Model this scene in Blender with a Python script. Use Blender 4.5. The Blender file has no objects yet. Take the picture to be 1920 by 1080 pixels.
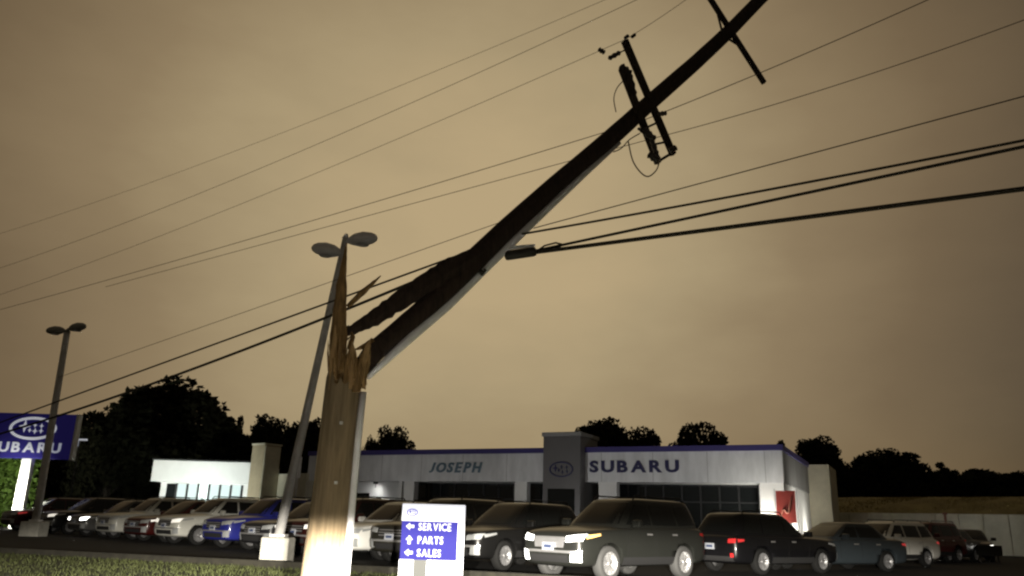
import bpy, bmesh, math, random
import numpy as np
from mathutils import Vector, Matrix, Euler
from mathutils.bvhtree import BVHTree

rad = math.radians
scene = bpy.context.scene
COL = scene.collection
random.seed(7)

# ------------------------------------------------------------------ camera
PITCH, ROLL, FOC = rad(16.35), rad(1.65), 1500.0
CAM = Vector((0, 0, 1.55))
RM = (Matrix.Rotation(math.pi / 2 + PITCH, 3, 'X') @ Matrix.Rotation(ROLL, 3, 'Z'))
cd = bpy.data.cameras.new('camera')
cam = bpy.data.objects.new('camera', cd)
cam.matrix_world = Matrix.Translation(CAM) @ RM.to_4x4()
cd.sensor_width = 36.0
cd.lens = FOC / 1920 * 36.0
cd.clip_end = 3000
COL.objects.link(cam)
scene.camera = cam


def U(px, py, Y):
    """survey helper: the real point on the sight line of a photo pixel at distance Y"""
    d = RM @ Vector(((px - 960) / FOC, -(py - 540) / FOC, -1))
    return CAM + d * (Y / d.y)


def G(px, Y, z=0.4):
    """point at height z, distance Y, below photo column px"""
    lo, hi = -80.0, 80.0
    for _ in range(50):
        m = (lo + hi) / 2
        q = RM.transposed() @ (Vector((m, Y, z)) - CAM)
        if 960 + FOC * q.x / -q.z < px:
            lo = m
        else:
            hi = m
    return Vector((m, Y, z))


# ------------------------------------------------------------------ sky
w = bpy.data.worlds.new('World')
scene.world = w
w.use_nodes = True
nt = w.node_tree
nt.nodes.clear()
N = nt.nodes.new
L = nt.links.new
out = N('ShaderNodeOutputWorld')
tc = N('ShaderNodeTexCoord')
glow = (U(880, 420, 10) - CAM).normalized()
dot = N('ShaderNodeVectorMath'); dot.operation = 'DOT_PRODUCT'
L(tc.outputs['Generated'], dot.inputs[0])
dot.inputs[1].default_value = glow
noise = N('ShaderNodeTexNoise')
noise.inputs['Scale'].default_value = 2.6
noise.inputs['Detail'].default_value = 5
noise.inputs['Roughness'].default_value = 0.55
mp = N('ShaderNodeMapping'); mp.inputs['Scale'].default_value = (1, 1, 2.2)
L(tc.outputs['Generated'], mp.inputs[0]); L(mp.outputs[0], noise.inputs['Vector'])
nm = N('ShaderNodeMath'); nm.operation = 'MULTIPLY_ADD'
L(noise.outputs[0], nm.inputs[0]); nm.inputs[1].default_value = 0.085
L(dot.outputs['Value'], nm.inputs[2])
ns = N('ShaderNodeMath'); ns.operation = 'SUBTRACT'
L(nm.outputs[0], ns.inputs[0]); ns.inputs[1].default_value = 0.0425
mr = N('ShaderNodeMapRange')
mr.inputs['From Min'].default_value = 0.66; mr.inputs['From Max'].default_value = 1.0
L(ns.outputs[0], mr.inputs['Value'])
cr = N('ShaderNodeValToRGB')
el = cr.color_ramp.elements
el[0].position = 0.0; el[0].color = (0.052, 0.042, 0.028, 1)
el[1].position = 1.0; el[1].color = (0.470, 0.358, 0.200, 1)
for p, c in ((0.36, (0.100, 0.071, 0.040, 1)), (0.58, (0.168, 0.118, 0.064, 1)), (0.77, (0.262, 0.192, 0.106, 1)), (0.91, (0.39, 0.302, 0.171, 1))):
    e = el.new(p); e.color = c
L(mr.outputs[0], cr.inputs[0])
bg = N('ShaderNodeBackground'); bg.inputs['Strength'].default_value = 1.0
L(cr.outputs[0], bg.inputs['Color'])
sky = N('ShaderNodeTexSky'); sky.sky_type = 'NISHITA'; sky.sun_disc = False
sky.sun_elevation = rad(-4); sky.sun_rotation = rad(20)
bg2 = N('ShaderNodeBackground'); bg2.inputs['Strength'].default_value = 0.06
L(sky.outputs[0], bg2.inputs['Color'])
ad = N('ShaderNodeAddShader'); L(bg.outputs[0], ad.inputs[0]); L(bg2.outputs[0], ad.inputs[1])
L(ad.outputs[0], out.inputs['Surface'])

# headlamps of the vehicle the picture is taken from (low beams, cut off just above the horizontal)
def beam(name, loc, yaw, pitch, watts, size, sx, blend, col):
    ld = bpy.data.lights.new(name, 'SPOT')
    ld.energy = watts; ld.spot_size = rad(size); ld.spot_blend = blend
    ld.shadow_soft_size = 0.07; ld.color = col
    o = bpy.data.objects.new(name, ld)
    o.location = loc
    o.rotation_euler = Euler((rad(90 + pitch), 0, rad(yaw)), 'XYZ')
    o.scale = (sx, 1, 1)
    COL.objects.link(o)
    return o
beam('headlamp_beam', (-0.9, -0.6, 1.22), 4, -7.0, 42000, 18, 4.6, 0.45, (1.0, 0.93, 0.80))
beam('headlamp_beam', (0.6, -0.6, 1.22), -3, -7.0, 42000, 18, 4.6, 0.45, (1.0, 0.93, 0.80))

vs = scene.view_settings
vs.view_transform = 'Standard'; vs.look = 'None'; vs.exposure = 0; vs.gamma = 1
scene.cycles.use_denoising = True
scene.cycles.pixel_filter_type = 'BLACKMAN_HARRIS'
scene.cycles.filter_width = 2.3
scene.cycles.max_bounces = 6

# ------------------------------------------------------------------ materials
def mat(name, col, rough=0.7, metal=0.0, spec=0.5, emit=None, es=0.0, nscale=0, namt=0.0, bump=0.0, objcol=False,
        coat=0.0, stretch=(1, 1, 1), detail=4):
    m = bpy.data.materials.new(name)
    m.use_nodes = True
    t = m.node_tree
    b = t.nodes['Principled BSDF']
    b.inputs['Base Color'].default_value = (*col, 1)
    b.inputs['Roughness'].default_value = rough
    b.inputs['Metallic'].default_value = metal
    b.inputs['Specular IOR Level'].default_value = spec
    b.inputs['Coat Weight'].default_value = coat
    b.inputs['Coat Roughness'].default_value = 0.08
    if emit:
        b.inputs['Emission Color'].default_value = (*emit, 1)
        b.inputs['Emission Strength'].default_value = es
    src = None
    if objcol:
        oi = t.nodes.new('ShaderNodeObjectInfo'); src = oi.outputs['Color']
        t.links.new(src, b.inputs['Base Color'])
    if nscale:
        c = t.nodes.new('ShaderNodeTexCoord')
        mpn = t.nodes.new('ShaderNodeMapping'); mpn.inputs['Scale'].default_value = stretch
        nz = t.nodes.new('ShaderNodeTexNoise'); nz.inputs['Scale'].default_value = nscale
        nz.inputs['Detail'].default_value = detail; nz.inputs['Roughness'].default_value = 0.6
        t.links.new(c.outputs['Object'], mpn.inputs[0]); t.links.new(mpn.outputs[0], nz.inputs['Vector'])
        r_ = t.nodes.new('ShaderNodeMapRange')
        r_.inputs['From Min'].default_value = 0.3; r_.inputs['From Max'].default_value = 0.7
        r_.inputs['To Min'].default_value = 1 - namt; r_.inputs['To Max'].default_value = 1 + namt
        t.links.new(nz.outputs[0], r_.inputs['Value'])
        mx = t.nodes.new('ShaderNodeVectorMath'); mx.operation = 'SCALE'
        if src: t.links.new(src, mx.inputs[0])
        else: mx.inputs[0].default_value = col
        t.links.new(r_.outputs[0], mx.inputs['Scale'])
        t.links.new(mx.outputs[0], b.inputs['Base Color'])
        if bump:
            bp = t.nodes.new('ShaderNodeBump'); bp.inputs['Strength'].default_value = bump
            bp.inputs['Distance'].default_value = 0.02
            t.links.new(nz.outputs[0], bp.inputs['Height']); t.links.new(bp.outputs[0], b.inputs['Normal'])
    return m


M = {}
M['asphalt'] = mat('asphalt', (0.024, 0.023, 0.022), 0.9, spec=0.2, nscale=14, namt=0.35, bump=0.3)
M['road'] = mat('road', (0.04, 0.04, 0.04), 0.75, nscale=9, namt=0.3, bump=0.3)
M['soil'] = mat('soil', (0.02, 0.018, 0.012), 0.95, nscale=5, namt=0.4, bump=0.5)
M['turf'] = mat('turf', (0.050, 0.056, 0.016), 0.95, nscale=3, namt=0.4, bump=0.6)
M['blade'] = mat('blade', (0.066, 0.078, 0.022), 0.8, nscale=0.6, namt=0.35)
M['drygrass'] = mat('drygrass', (0.27, 0.22, 0.09), 0.95, nscale=0.6, namt=0.25, bump=0.6)
M['concrete'] = mat('concrete', (0.46, 0.45, 0.40), 0.85, nscale=6, namt=0.18, bump=0.2)
M['wallpanel'] = mat('wallpanel', (0.80, 0.80, 0.70), 0.85, nscale=0.7, namt=0.15, bump=0.1)
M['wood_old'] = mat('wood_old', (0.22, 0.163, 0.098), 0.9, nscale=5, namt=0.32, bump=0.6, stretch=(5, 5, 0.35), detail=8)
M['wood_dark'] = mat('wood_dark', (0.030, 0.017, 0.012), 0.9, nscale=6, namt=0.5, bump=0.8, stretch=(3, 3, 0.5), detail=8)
M['rim_bright'] = mat('rim_bright', (0.55, 0.55, 0.56), 0.42, 0.7)  # paler rim copy, overexposed beam light put into its colour
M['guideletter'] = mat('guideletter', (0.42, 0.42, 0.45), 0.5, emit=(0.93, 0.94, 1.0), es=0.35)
M['darkgrey'] = mat('darkgrey', (0.30, 0.29, 0.26), 0.6)
M['tyre_lit'] = mat('tyre_lit', (0.055, 0.055, 0.055), 0.8)  # tyre copy with headlamp light painted in as paler grey
M['wood_fresh'] = mat('wood_fresh', (0.42, 0.27, 0.12), 0.85, nscale=10, namt=0.4, bump=0.8, stretch=(4, 4, 0.35), detail=8)
M['wood_torn'] = mat('wood_torn', (0.23, 0.135, 0.052), 0.9, nscale=8, namt=0.5, bump=0.8, stretch=(4, 4, 0.4), detail=8)
M['pale_strip'] = mat('pale_strip', (0.84, 0.84, 0.90), 0.6, nscale=4, namt=0.12)
M['darkmetal'] = mat('darkmetal', (0.03, 0.027, 0.024), 0.55, 0.3)
M['insulator'] = mat('insulator', (0.05, 0.04, 0.04), 0.35)
M['wire'] = mat('wire', (0.028, 0.022, 0.018), 0.7)
M['galv'] = mat('galv', (0.62, 0.61, 0.60), 0.55, 0.25, nscale=3, namt=0.15)
M['lamphead'] = mat('lamphead', (0.80, 0.77, 0.80), 0.5, 0.1, nscale=5, namt=0.1)
M['lamplens'] = mat('lamplens', (0.45, 0.44, 0.45), 0.3)
M['white'] = mat('white', (0.78, 0.78, 0.77), 0.6, nscale=0.8, namt=0.06)
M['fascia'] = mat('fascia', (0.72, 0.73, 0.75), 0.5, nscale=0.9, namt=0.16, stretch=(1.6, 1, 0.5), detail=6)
M['greypanel'] = mat('greypanel', (0.15, 0.147, 0.15), 0.45, nscale=0.5, namt=0.1)
M['cap'] = mat('cap', (0.055, 0.045, 0.20), 0.5)
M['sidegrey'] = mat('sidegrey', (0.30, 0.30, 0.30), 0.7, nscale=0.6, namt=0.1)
M['tan'] = mat('tan', (0.36, 0.30, 0.20), 0.85, nscale=1.5, namt=0.12)
M['tanpale'] = mat('tanpale', (0.60, 0.56, 0.44), 0.85, nscale=1.5, namt=0.1)
M['roofing'] = mat('roofing', (0.10, 0.10, 0.10), 0.9, nscale=2, namt=0.2)
M['pane'] = mat('pane', (0.010, 0.012, 0.013), 0.08, spec=0.5)
M['pane_lit'] = mat('pane_lit', (0.25, 0.28, 0.28), 0.2, emit=(0.75, 0.95, 0.92), es=0.65)
M['pane_bright'] = mat('pane_bright', (0.3, 0.3, 0.3), 0.2, emit=(0.80, 1.0, 0.92), es=1.6)
M['mullion'] = mat('mullion', (0.012, 0.012, 0.013), 0.6)
M['blue_letter'] = mat('blue_letter', (0.03, 0.03, 0.10), 0.45)
M['teal_letter'] = mat('teal_letter', (0.13, 0.20, 0.26), 0.5)
M['signblue'] = mat('signblue', (0.03, 0.025, 0.20), 0.4, emit=(0.04, 0.03, 0.30), es=0.10)
M['signglow'] = mat('signglow', (0.8, 0.8, 0.85), 0.4, emit=(0.9, 0.92, 1.0), es=0.34)
M['signdim'] = mat('signdim', (0.6, 0.6, 0.65), 0.4, emit=(0.8, 0.85, 1.0), es=0.26)
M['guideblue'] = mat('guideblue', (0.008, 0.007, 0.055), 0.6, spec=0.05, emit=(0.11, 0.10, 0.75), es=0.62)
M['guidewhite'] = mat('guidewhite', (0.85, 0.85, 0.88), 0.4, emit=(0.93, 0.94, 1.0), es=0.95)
M['red'] = mat('red', (0.42, 0.06, 0.045), 0.5, nscale=2, namt=0.15)
M['redpale'] = mat('redpale', (0.55, 0.22, 0.16), 0.5)
M['leaf'] = mat('leaf', (0.020, 0.021, 0.011), 0.85, spec=0.1, nscale=0.6, namt=0.4)
M['leaf_green'] = mat('leaf_green', (0.075, 0.13, 0.02), 0.7, spec=0.2, nscale=0.8, namt=0.5)
M['bark'] = mat('bark', (0.03, 0.024, 0.018), 0.95, nscale=5, namt=0.4, bump=0.6)
M['rustpost'] = mat('rustpost', (0.30, 0.16, 0.13), 0.8)
M['blackboard'] = mat('blackboard', (0.018, 0.02, 0.018), 0.6)
# vehicles
M['paint'] = mat('paint', (0.5, 0.5, 0.5), 0.34, 0.0, spec=0.3, objcol=True, coat=0.35, nscale=1.5, namt=0.05)
M['well'] = mat('well', (0.008, 0.008, 0.008), 0.9)
M['glass'] = mat('glass', (0.008, 0.009, 0.009), 0.06, spec=0.42)
M['tyre'] = mat('tyre', (0.012, 0.012, 0.012), 0.85, spec=0.15, nscale=20, namt=0.2)
M['rim'] = mat('rim', (0.30, 0.30, 0.31), 0.45, 0.6)
M['plastic'] = mat('plastic', (0.022, 0.022, 0.023), 0.6)
M['chrome'] = mat('chrome', (0.80, 0.80, 0.82), 0.42, 0.85)
M['lens'] = mat('lens', (0.55, 0.57, 0.58), 0.12, 0.4)
M['lens_on_or_glare'] = mat('lens_on_or_glare', (0.8, 0.8, 0.8), 0.2, emit=(1.0, 0.98, 0.90), es=6.0)  # lit lamps, and reflected beam glare painted as emission on the nearest car
M['lens_glint'] = mat('lens_glint', (0.8, 0.8, 0.8), 0.2, emit=(1.0, 0.93, 0.80), es=0.8)  # emission paints reflected glints on car lenses; also the floodlight lens
M['amber'] = mat('amber', (0.9, 0.5, 0.1), 0.2, emit=(1.0, 0.72, 0.28), es=1.6)  # glow stands in for beam light thrown back by the marker lens
M['tail'] = mat('tail', (0.28, 0.012, 0.012), 0.18, emit=(1, 0.05, 0.04), es=0.04)  # faint emission imitates light returned by red lenses and reflectors
M['tail_glint'] = mat('tail_glint', (0.5, 0.02, 0.02), 0.2, emit=(1, 0.08, 0.08), es=0.32)  # stronger painted reflection for red lenses and reflectors, not switched-on lamps
M['plate'] = mat('plate', (0.38, 0.40, 0.45), 0.5)
M['platetext'] = mat('platetext', (0.05, 0.07, 0.15), 0.5)

# ------------------------------------------------------------------ helpers
def link(name, me, parent=None, m=None):
    o = bpy.data.objects.new(name, me)
    COL.objects.link(o)
    if parent: o.parent = parent
    if m is not None and me is not None and not me.materials: me.materials.append(m)
    return o


def tag(o, label=None, cat=None, group=None, kind=None):
    if label: o['label'] = label
    if cat: o['category'] = cat
    if group: o['group'] = group
    if kind: o['kind'] = kind
    return o


def empty(name, loc, label=None, cat=None, group=None, rz=0.0):
    o = bpy.data.objects.new(name, None)
    o.location = loc; o.rotation_euler = (0, 0, rz); o.empty_display_size = 0.3
    COL.objects.link(o)
    return tag(o, label, cat, group)


def copy_tree(o, parent=None):
    c = o.copy(); COL.objects.link(c); c.parent = parent
    for ch in list(o.children): copy_tree(ch, c)
    return c


class MB:
    def __init__(s): s.v = []; s.f = []; s.mi = []; s.sm = []
    def add(s, vs_, fs, mi=0, smooth=False):
        n = len(s.v); s.v += [tuple(v) for v in vs_]
        for f in fs: s.f.append(tuple(i + n for i in f)); s.mi.append(mi); s.sm.append(smooth)
    def box(s, lo, hi, mi=0, mtx=None, bev=0.0):
        x0, y0, z0 = lo; x1, y1, z1 = hi
        if bev:
            bm = bmesh.new(); bmesh.ops.create_cube(bm, size=1)
            for v in bm.verts: v.co = Vector(((x0 + x1) / 2 + v.co.x * (x1 - x0), (y0 + y1) / 2 + v.co.y * (y1 - y0), (z0 + z1) / 2 + v.co.z * (z1 - z0)))
            bmesh.ops.bevel(bm, geom=bm.edges[:], offset=bev, segments=2, affect='EDGES', profile=0.5)
            bm.verts.index_update()
            vs_ = [v.co.copy() for v in bm.verts]; fs = [[v.index for v in f.verts] for f in bm.faces]; bm.free()
        else:
            vs_ = [Vector(p) for p in ((x0, y0, z0), (x1, y0, z0), (x1, y1, z0), (x0, y1, z0), (x0, y0, z1), (x1, y0, z1), (x1, y1, z1), (x0, y1, z1))]
            fs = [(0, 3, 2, 1), (4, 5, 6, 7), (0, 1, 5, 4), (1, 2, 6, 5), (2, 3, 7, 6), (3, 0, 4, 7)]
        if mtx: vs_ = [mtx @ v for v in vs_]
        s.add(vs_, fs, mi)
        return s
    def tube(s, pts, rads, n=10, mi=0, cap=True, smooth=True, jit=0.0):
        pts = [Vector(p) for p in pts]
        if not hasattr(rads, '__len__'): rads = [rads] * len(pts)
        vs_ = []; fs = []
        up = None
        for i, p in enumerate(pts):
            d = (pts[min(i + 1, len(pts) - 1)] - pts[max(i - 1, 0)]).normalized()
            if up is None:
                up = Vector((0, 0, 1)) if abs(d.z) < 0.9 else Vector((1, 0, 0))
            a = d.cross(up).normalized(); b = a.cross(d).normalized(); up = b
            for k in range(n):
                t = 2 * math.pi * k / n; rr = rads[i] * (1 + (random.uniform(-jit, jit) if jit else 0))
                vs_.append(p + a * math.cos(t) * rr + b * math.sin(t) * rr)
        for i in range(len(pts) - 1):
            for k in range(n):
                k2 = (k + 1) % n
                fs.append((i * n + k, i * n + k2, (i + 1) * n + k2, (i + 1) * n + k))
        s.add(vs_, fs, mi, smooth)
        if cap:
            m0 = len(s.v) - len(vs_)
            s.f.append(tuple(m0 + k for k in range(n))[::-1]); s.mi.append(mi); s.sm.append(False)
            m1 = len(s.v) - n
            s.f.append(tuple(m1 + k for k in range(n))); s.mi.append(mi); s.sm.append(False)
        return s
    def lathe(s, prof, n=24, mi=0, mtx=None, smooth=True):
        vs_ = []; fs = []
        for (r, z) in prof:
            for k in range(n):
                t = 2 * math.pi * k / n; v = Vector((r * math.cos(t), r * math.sin(t), z)); vs_.append(mtx @ v if mtx else v)
        for i in range(len(prof) - 1):
            for k in range(n):
                k2 = (k + 1) % n
                fs.append((i * n + k, i * n + k2, (i + 1) * n + k2, (i + 1) * n + k))
        s.add(vs_, fs, mi, smooth)
        return s
    def mesh(s, name, mats):
        me = bpy.data.meshes.new(name); me.from_pydata(s.v, [], s.f); 
        me.polygons.foreach_set('material_index', s.mi); me.polygons.foreach_set('use_smooth', s.sm)
        for m in (mats if isinstance(mats, (list, tuple)) else [mats]): me.materials.append(m)
        me.update(); return me
    def build(s, name, mats, parent=None, local=None):
        o = link(name, s.mesh(name, mats), parent)
        return o


def boxobj(name, lo, hi, m, parent=None, bev=0.0, mtx=None):
    return MB().box(lo, hi, 0, mtx, bev).build(name, m, parent)


def text_mesh(ch, size, depth, bold=0.0, shear=0.0):
    cu = bpy.data.curves.new('letter', 'FONT'); cu.body = ch; cu.size = size; cu.extrude = depth; cu.offset = bold; cu.shear = shear
    cu.resolution_u = 3
    o = bpy.data.objects.new('letter', cu); COL.objects.link(o)
    dg = bpy.context.evaluated_depsgraph_get()
    me = bpy.data.meshes.new_from_object(o.evaluated_get(dg))
    bpy.data.objects.remove(o); me.name = 'letter'; me.materials.clear()
    return me


def letters(word, x0, x1, z0, z1, y, m, parent, mtx=None, depth=0.03, bold=0.02, shear=0.0, gap=0.12, name='letter'):
    """a word spread between x0..x1 and z0..z1, standing in the local XZ plane facing -Y, one object per letter"""
    ms = [text_mesh(c, 1.0, 0.5, bold, shear) for c in word]
    ws = []
    for me in ms:
        xs = [v.co.x for v in me.vertices]; ys = [v.co.y for v in me.vertices]
        ws.append((min(xs), max(xs), min(ys), max(ys)))
    tot = sum(a[1] - a[0] for a in ws) + gap * (len(word) - 1)
    k = (x1 - x0) / tot; x = x0
    for me, a in zip(ms, ws):
        for v in me.vertices:
            c = Vector((x + (v.co.x - a[0]) * k, y - depth * (v.co.z + 0.5), z0 + (v.co.y - a[2]) / (a[3] - a[2]) * (z1 - z0)))
            v.co = mtx @ c if mtx else c
        x += (a[1] - a[0] + gap) * k
        me.materials.append(m)
        link(name, me, parent)


def star(mb, cx, cz, r, y, depth, n=6, ir=0.42, mi=0, ax=1.0):
    pts = []
    for k in range(2 * n):
        t = math.pi * k / n + math.pi / 2; rr = r if k % 2 == 0 else r * ir
        pts.append((cx + rr * math.cos(t) * ax, cz + rr * math.sin(t)))
    K = len(pts)
    vs_ = [(x, y - depth, z) for x, z in pts] + [(x, y, z) for x, z in pts]
    fs = [tuple(range(K))] + [(i, i + K, (i + 1) % K + K, (i + 1) % K) for i in range(K)]
    mb.add(vs_, fs, mi)


def oval_ring(mb, cx, cz, a, b, t, y, depth, mi=0, n=40):
    vs_ = []
    for k in range(n):
        th = 2 * math.pi * k / n; c, s_ = math.cos(th), math.sin(th)
        vs_ += [(cx + a * c, y - depth, cz + b * s_), (cx + (a - t) * c, y - depth, cz + (b - t) * s_),
                (cx + a * c, y, cz + b * s_), (cx + (a - t) * c, y, cz + (b - t) * s_)]
    fs = []
    for k in range(n):
        i = 4 * k; j = 4 * ((k + 1) % n)
        fs += [(i, j, j + 1, i + 1), (i, i + 2, j + 2, j), (i + 1, j + 1, j + 3, i + 3)]
    mb.add(vs_, fs, mi)


LOT = 0.40
# ------------------------------------------------------------------ ground
def sheet(name, pts, z, m, kind='structure'):
    me = bpy.data.meshes.new(name)
    me.from_pydata([(x, y, z if not callable(z) else z(x, y)) for x, y in pts], [], [tuple(range(len(pts)))])
    o = link(name, me, None, m); return tag(o, kind=kind)

sheet('ground', [(-900, -900), (900, -900), (900, 900), (-900, 900)], -0.12, M['soil'])
rdir = Vector((-math.cos(rad(33)), math.sin(rad(33)), 0))       # direction of the road, to the left and away
rn = Vector((rdir.y, -rdir.x, 0)) * -1                           # towards the camera side
if rn.y > 0: rn = -rn
EDGE0 = Vector((-5.6, 20.6, 0)); edir = Vector((-math.cos(rad(19)), math.sin(rad(19)), 0))
A_ = EDGE0 + edir * 90; B_ = EDGE0 - edir * 60
roadline = Vector((0, 6.0, 0))
rA = roadline + edir * 90; rB = roadline - edir * 60
# the road the camera stands on
nrm = Vector((-edir.y, edir.x, 0)); nrm = nrm if nrm.y < 0 else -nrm
rpts = [rA, rB, rB + nrm * 16, rA + nrm * 16]
sheet('road', [(p.x, p.y) for p in rpts], 0.0, M['road'])
# kerb along the road
kb = MB()
ang = math.atan2(edir.y, edir.x)
km = Matrix.Translation(roadline) @ Matrix.Rotation(ang, 4, 'Z')
kb.box((-60, -0.16, -0.1), (90, 0.0, 0.13), 0, km, 0.02)
tag(kb.build('kerb', M['concrete']), kind='structure')
# grass verge climbing from the road to the parking lot
nx, ny = 60, 12
vv = []; ff = []
ea = rA - nrm * 0.1; eb = rB - nrm * 0.1
for j in range(ny + 1):
    t = j / ny
    for i in range(nx + 1):
        s_ = i / nx
        p0 = ea.lerp(eb, s_); p1 = A_.lerp(B_, s_); p = p0.lerp(p1, t)
        z = 0.12 + (LOT - 0.06 - 0.12) * (3 * t * t - 2 * t ** 3) + random.uniform(-0.015, 0.015)
        vv.append((p.x, p.y, z)); 
for j in range(ny):
    for i in range(nx):
        a = j * (nx + 1) + i; ff.append((a, a + 1, a + nx + 2, a + nx + 1))
me = bpy.data.meshes.new('grass_verge'); me.from_pydata(vv, [], ff)
tag(link('grass_verge', me, None, M['turf']), kind='structure')
def verge_z(p):
    # height of the verge under a point
    d = (Vector((p.x, p.y, 0)) - roadline).dot(-nrm); D = (EDGE0 - roadline).dot(-nrm)
    t = max(0, min(1, d / D)); return 0.12 + (LOT - 0.18) * (3 * t * t - 2 * t ** 3)
# grass blades on the part of the verge in view
gb = MB(); rg = random.Random(3)
for k in range(42000):
    s_ = rg.uniform(-14, 26); t = rg.uniform(-9.5, -0.05)
    p = EDGE0 + edir * s_ - nrm * t
    p = EDGE0 + edir * s_ + nrm * (-t)
    z = verge_z(p); h = rg.uniform(0.03, 0.085); a = rg.uniform(0, 6.283); wd = rg.uniform(0.008, 0.018)
    dx, dy = math.cos(a) * wd, math.sin(a) * wd; lx, ly = rg.uniform(-.05, .05), rg.uniform(-.05, .05)
    gb.add([(p.x - dx, p.y - dy, z - 0.01), (p.x + dx, p.y + dy, z - 0.01), (p.x + lx, p.y + ly, z + h)], [(0, 1, 2)])
tag(gb.build('grass', M['blade']), 'short yellow green grass on the verge lit by headlamps', 'grass', kind='stuff')
# parking lot
lp = [A_ , B_, B_ + Vector((80, 140, 0)), A_ + Vector((-60, 120, 0))]
sheet('parking_lot', [(p.x, p.y) for p in lp], LOT, M['asphalt'])
kb = MB(); km = Matrix.Translation(EDGE0 + Vector((0, 0, 0))) @ Matrix.Rotation(ang, 4, 'Z')
kb.box((-60, -0.09, LOT - 0.25), (90, 0.09, LOT + 0.10), 0, km, 0.02)
tag(kb.build('kerb', M['soil']), kind='structure')

# ------------------------------------------------------------------ dealership building
FA = rad(26)
fx = Vector((math.cos(FA), -math.sin(FA), 0))     # along the facade, to the right (towards the camera)
fy = Vector((math.sin(FA), math.cos(FA), 0))      # into the building
corner = U(1465, 833, 45); corner.z = 0
BM = Matrix(((fx.x, fy.x, 0, corner.x), (fx.y, fy.y, 0, corner.y), (0, 0, 1, 0), (0, 0, 0, 1)))
def fpos(px, y=0.0):
    """facade coordinate (along the front) below photo column px"""
    lo, hi = -60.0, 20.0
    for _ in range(50):
        m = (lo + hi) / 2; p = BM @ Vector((m, y, 5.0)); q = RM.transposed() @ (p - CAM)
        if 960 + FOC * q.x / -q.z < px: lo = m
        else: hi = m
    return m
bld = empty('dealership_building', corner + Vector((0, 0, LOT)), 'long low grey-white car showroom with dark roof cap, columns and fascia lettering', 'building')
bld.matrix_world = BM @ Matrix.Translation((0, 0, 0))
ZR, ZF = 6.12, 4.06
XL = fpos(578); XT0, XT1 = fpos(1018, -0.9), fpos(1088, -0.9)
DEP = 13.0
# roof slab and volume
boxobj('roof', (XL + 0.2, 0.3, ZR - 0.35), (-0.2, DEP, ZR - 0.12), M['roofing'], bld)
fas = boxobj('fascia', (XL, 0.0, ZF), (XT0, 0.5, ZR - 0.3), M['fascia'], bld)
fas2 = boxobj('fascia', (XT1, 0.0, ZF), (0.0, 0.5, ZR - 0.3), M['fascia'], bld)
boxobj('roof_cap', (XL - 0.05, -0.12, ZR - 0.3), (XT0, 0.55, ZR + 0.02), M['cap'], bld)
boxobj('roof_cap', (XT1, -0.12, ZR - 0.3), (0.08, 0.55, ZR + 0.02), M['cap'], bld)
# panel joints of the fascia are real gaps: thin recessed strips
for x in np.arange(XL + 3.2, -0.5, 3.2):
    if XT0 - 0.3 < x < XT1 + 0.3: continue
    boxobj('panel_joint', (x - 0.012, -0.004, ZF + 0.02), (x + 0.012, 0.02, ZR - 0.32), M['sidegrey'], bld)
boxobj('soffit', (XL, 0.5, ZF), (-0.02, 3.0, ZF + 0.15), M['white'], bld)
# entrance tower
tow = boxobj('entrance_tower', (XT0, -0.9, LOT), (XT1, 2.2, 6.75), M['greypanel'], bld, 0.03)
boxobj('tower_cap', (XT0 - 0.08, -0.98, 6.75), (XT1 + 0.08, 2.3, 7.0), M['sidegrey'], bld, 0.02)
boxobj('door_recess', (XT0 + 0.35, -0.93, LOT), (XT1 - 0.35, -0.89, 3.6), M['pane'], bld)
lg = MB(); cxm = (XT0 + XT1) / 2
oval_ring(lg, cxm, 4.75, 0.78, 0.46, 0.07, -0.9, 0.06)
star(lg, cxm - 0.38, 4.82, 0.22, -0.9, 0.06, 4, 0.3)
for dx, dz in ((0.02, 0.14), (0.35, 0.12), (0.08, -0.16), (0.38, -0.12), (-0.16, -0.06)): star(lg, cxm + dx, 4.75 + dz, 0.11, -0.9, 0.06, 4, 0.3)
lg.build('oval_emblem', M['blue_letter'], tow)
# lettering
letters('SUBARU', fpos(1106), fpos(1273), 4.62, 5.32, -0.005, M['blue_letter'], fas2, depth=0.08, bold=0.035, gap=0.16)
letters('JOSEPH', fpos(806), fpos(905), 4.62, 5.28, -0.005, M['teal_letter'], fas, depth=0.08, bold=0.03, shear=0.25, gap=0.06)
# columns
for a, b in ((750, 756), (760, 779), (966, 989), (1122, 1156)):
    boxobj('column', (fpos(a, 0.1), 0.08, LOT), (fpos(b, 0.1), 0.62, ZF), M['white'], bld, 0.015)
# lit wall at the far left under the fascia
boxobj('wall', (XL + 0.1, 1.6, LOT), (fpos(750, 1.6), 1.9, ZF), M['white'], bld)
boxobj('door', (fpos(664, 1.5), 1.52, LOT), (fpos(695, 1.5), 1.598, 3.3), M['pane'], bld)
# glazing under the canopy: panes between mullions
xa, xb = fpos(752, 2.4), fpos(1420, 2.4)
n = 22; step = (xb - xa) / n
for i in range(n):
    x0 = xa + i * step
    boxobj('window_pane', (x0 + 0.05, 2.40, LOT + 0.35), (x0 + step - 0.05, 2.43, 3.0), M['pane'], bld)
    boxobj('window_pane', (x0 + 0.05, 2.40, 3.08), (x0 + step - 0.05, 2.43, ZF), M['pane'], bld)
for i in range(n + 1):
    x0 = xa + i * step
    boxobj('mullion', (x0 - 0.05, 2.34, LOT), (x0 + 0.05, 2.5, ZF), M['mullion'], bld)
boxobj('mullion', (xa, 2.35, 3.0), (xb, 2.49, 3.08), M['mullion'], bld)
boxobj('sill', (xa, 2.33, LOT), (xb, 2.5, LOT + 0.35), M['sidegrey'], bld)
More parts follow.
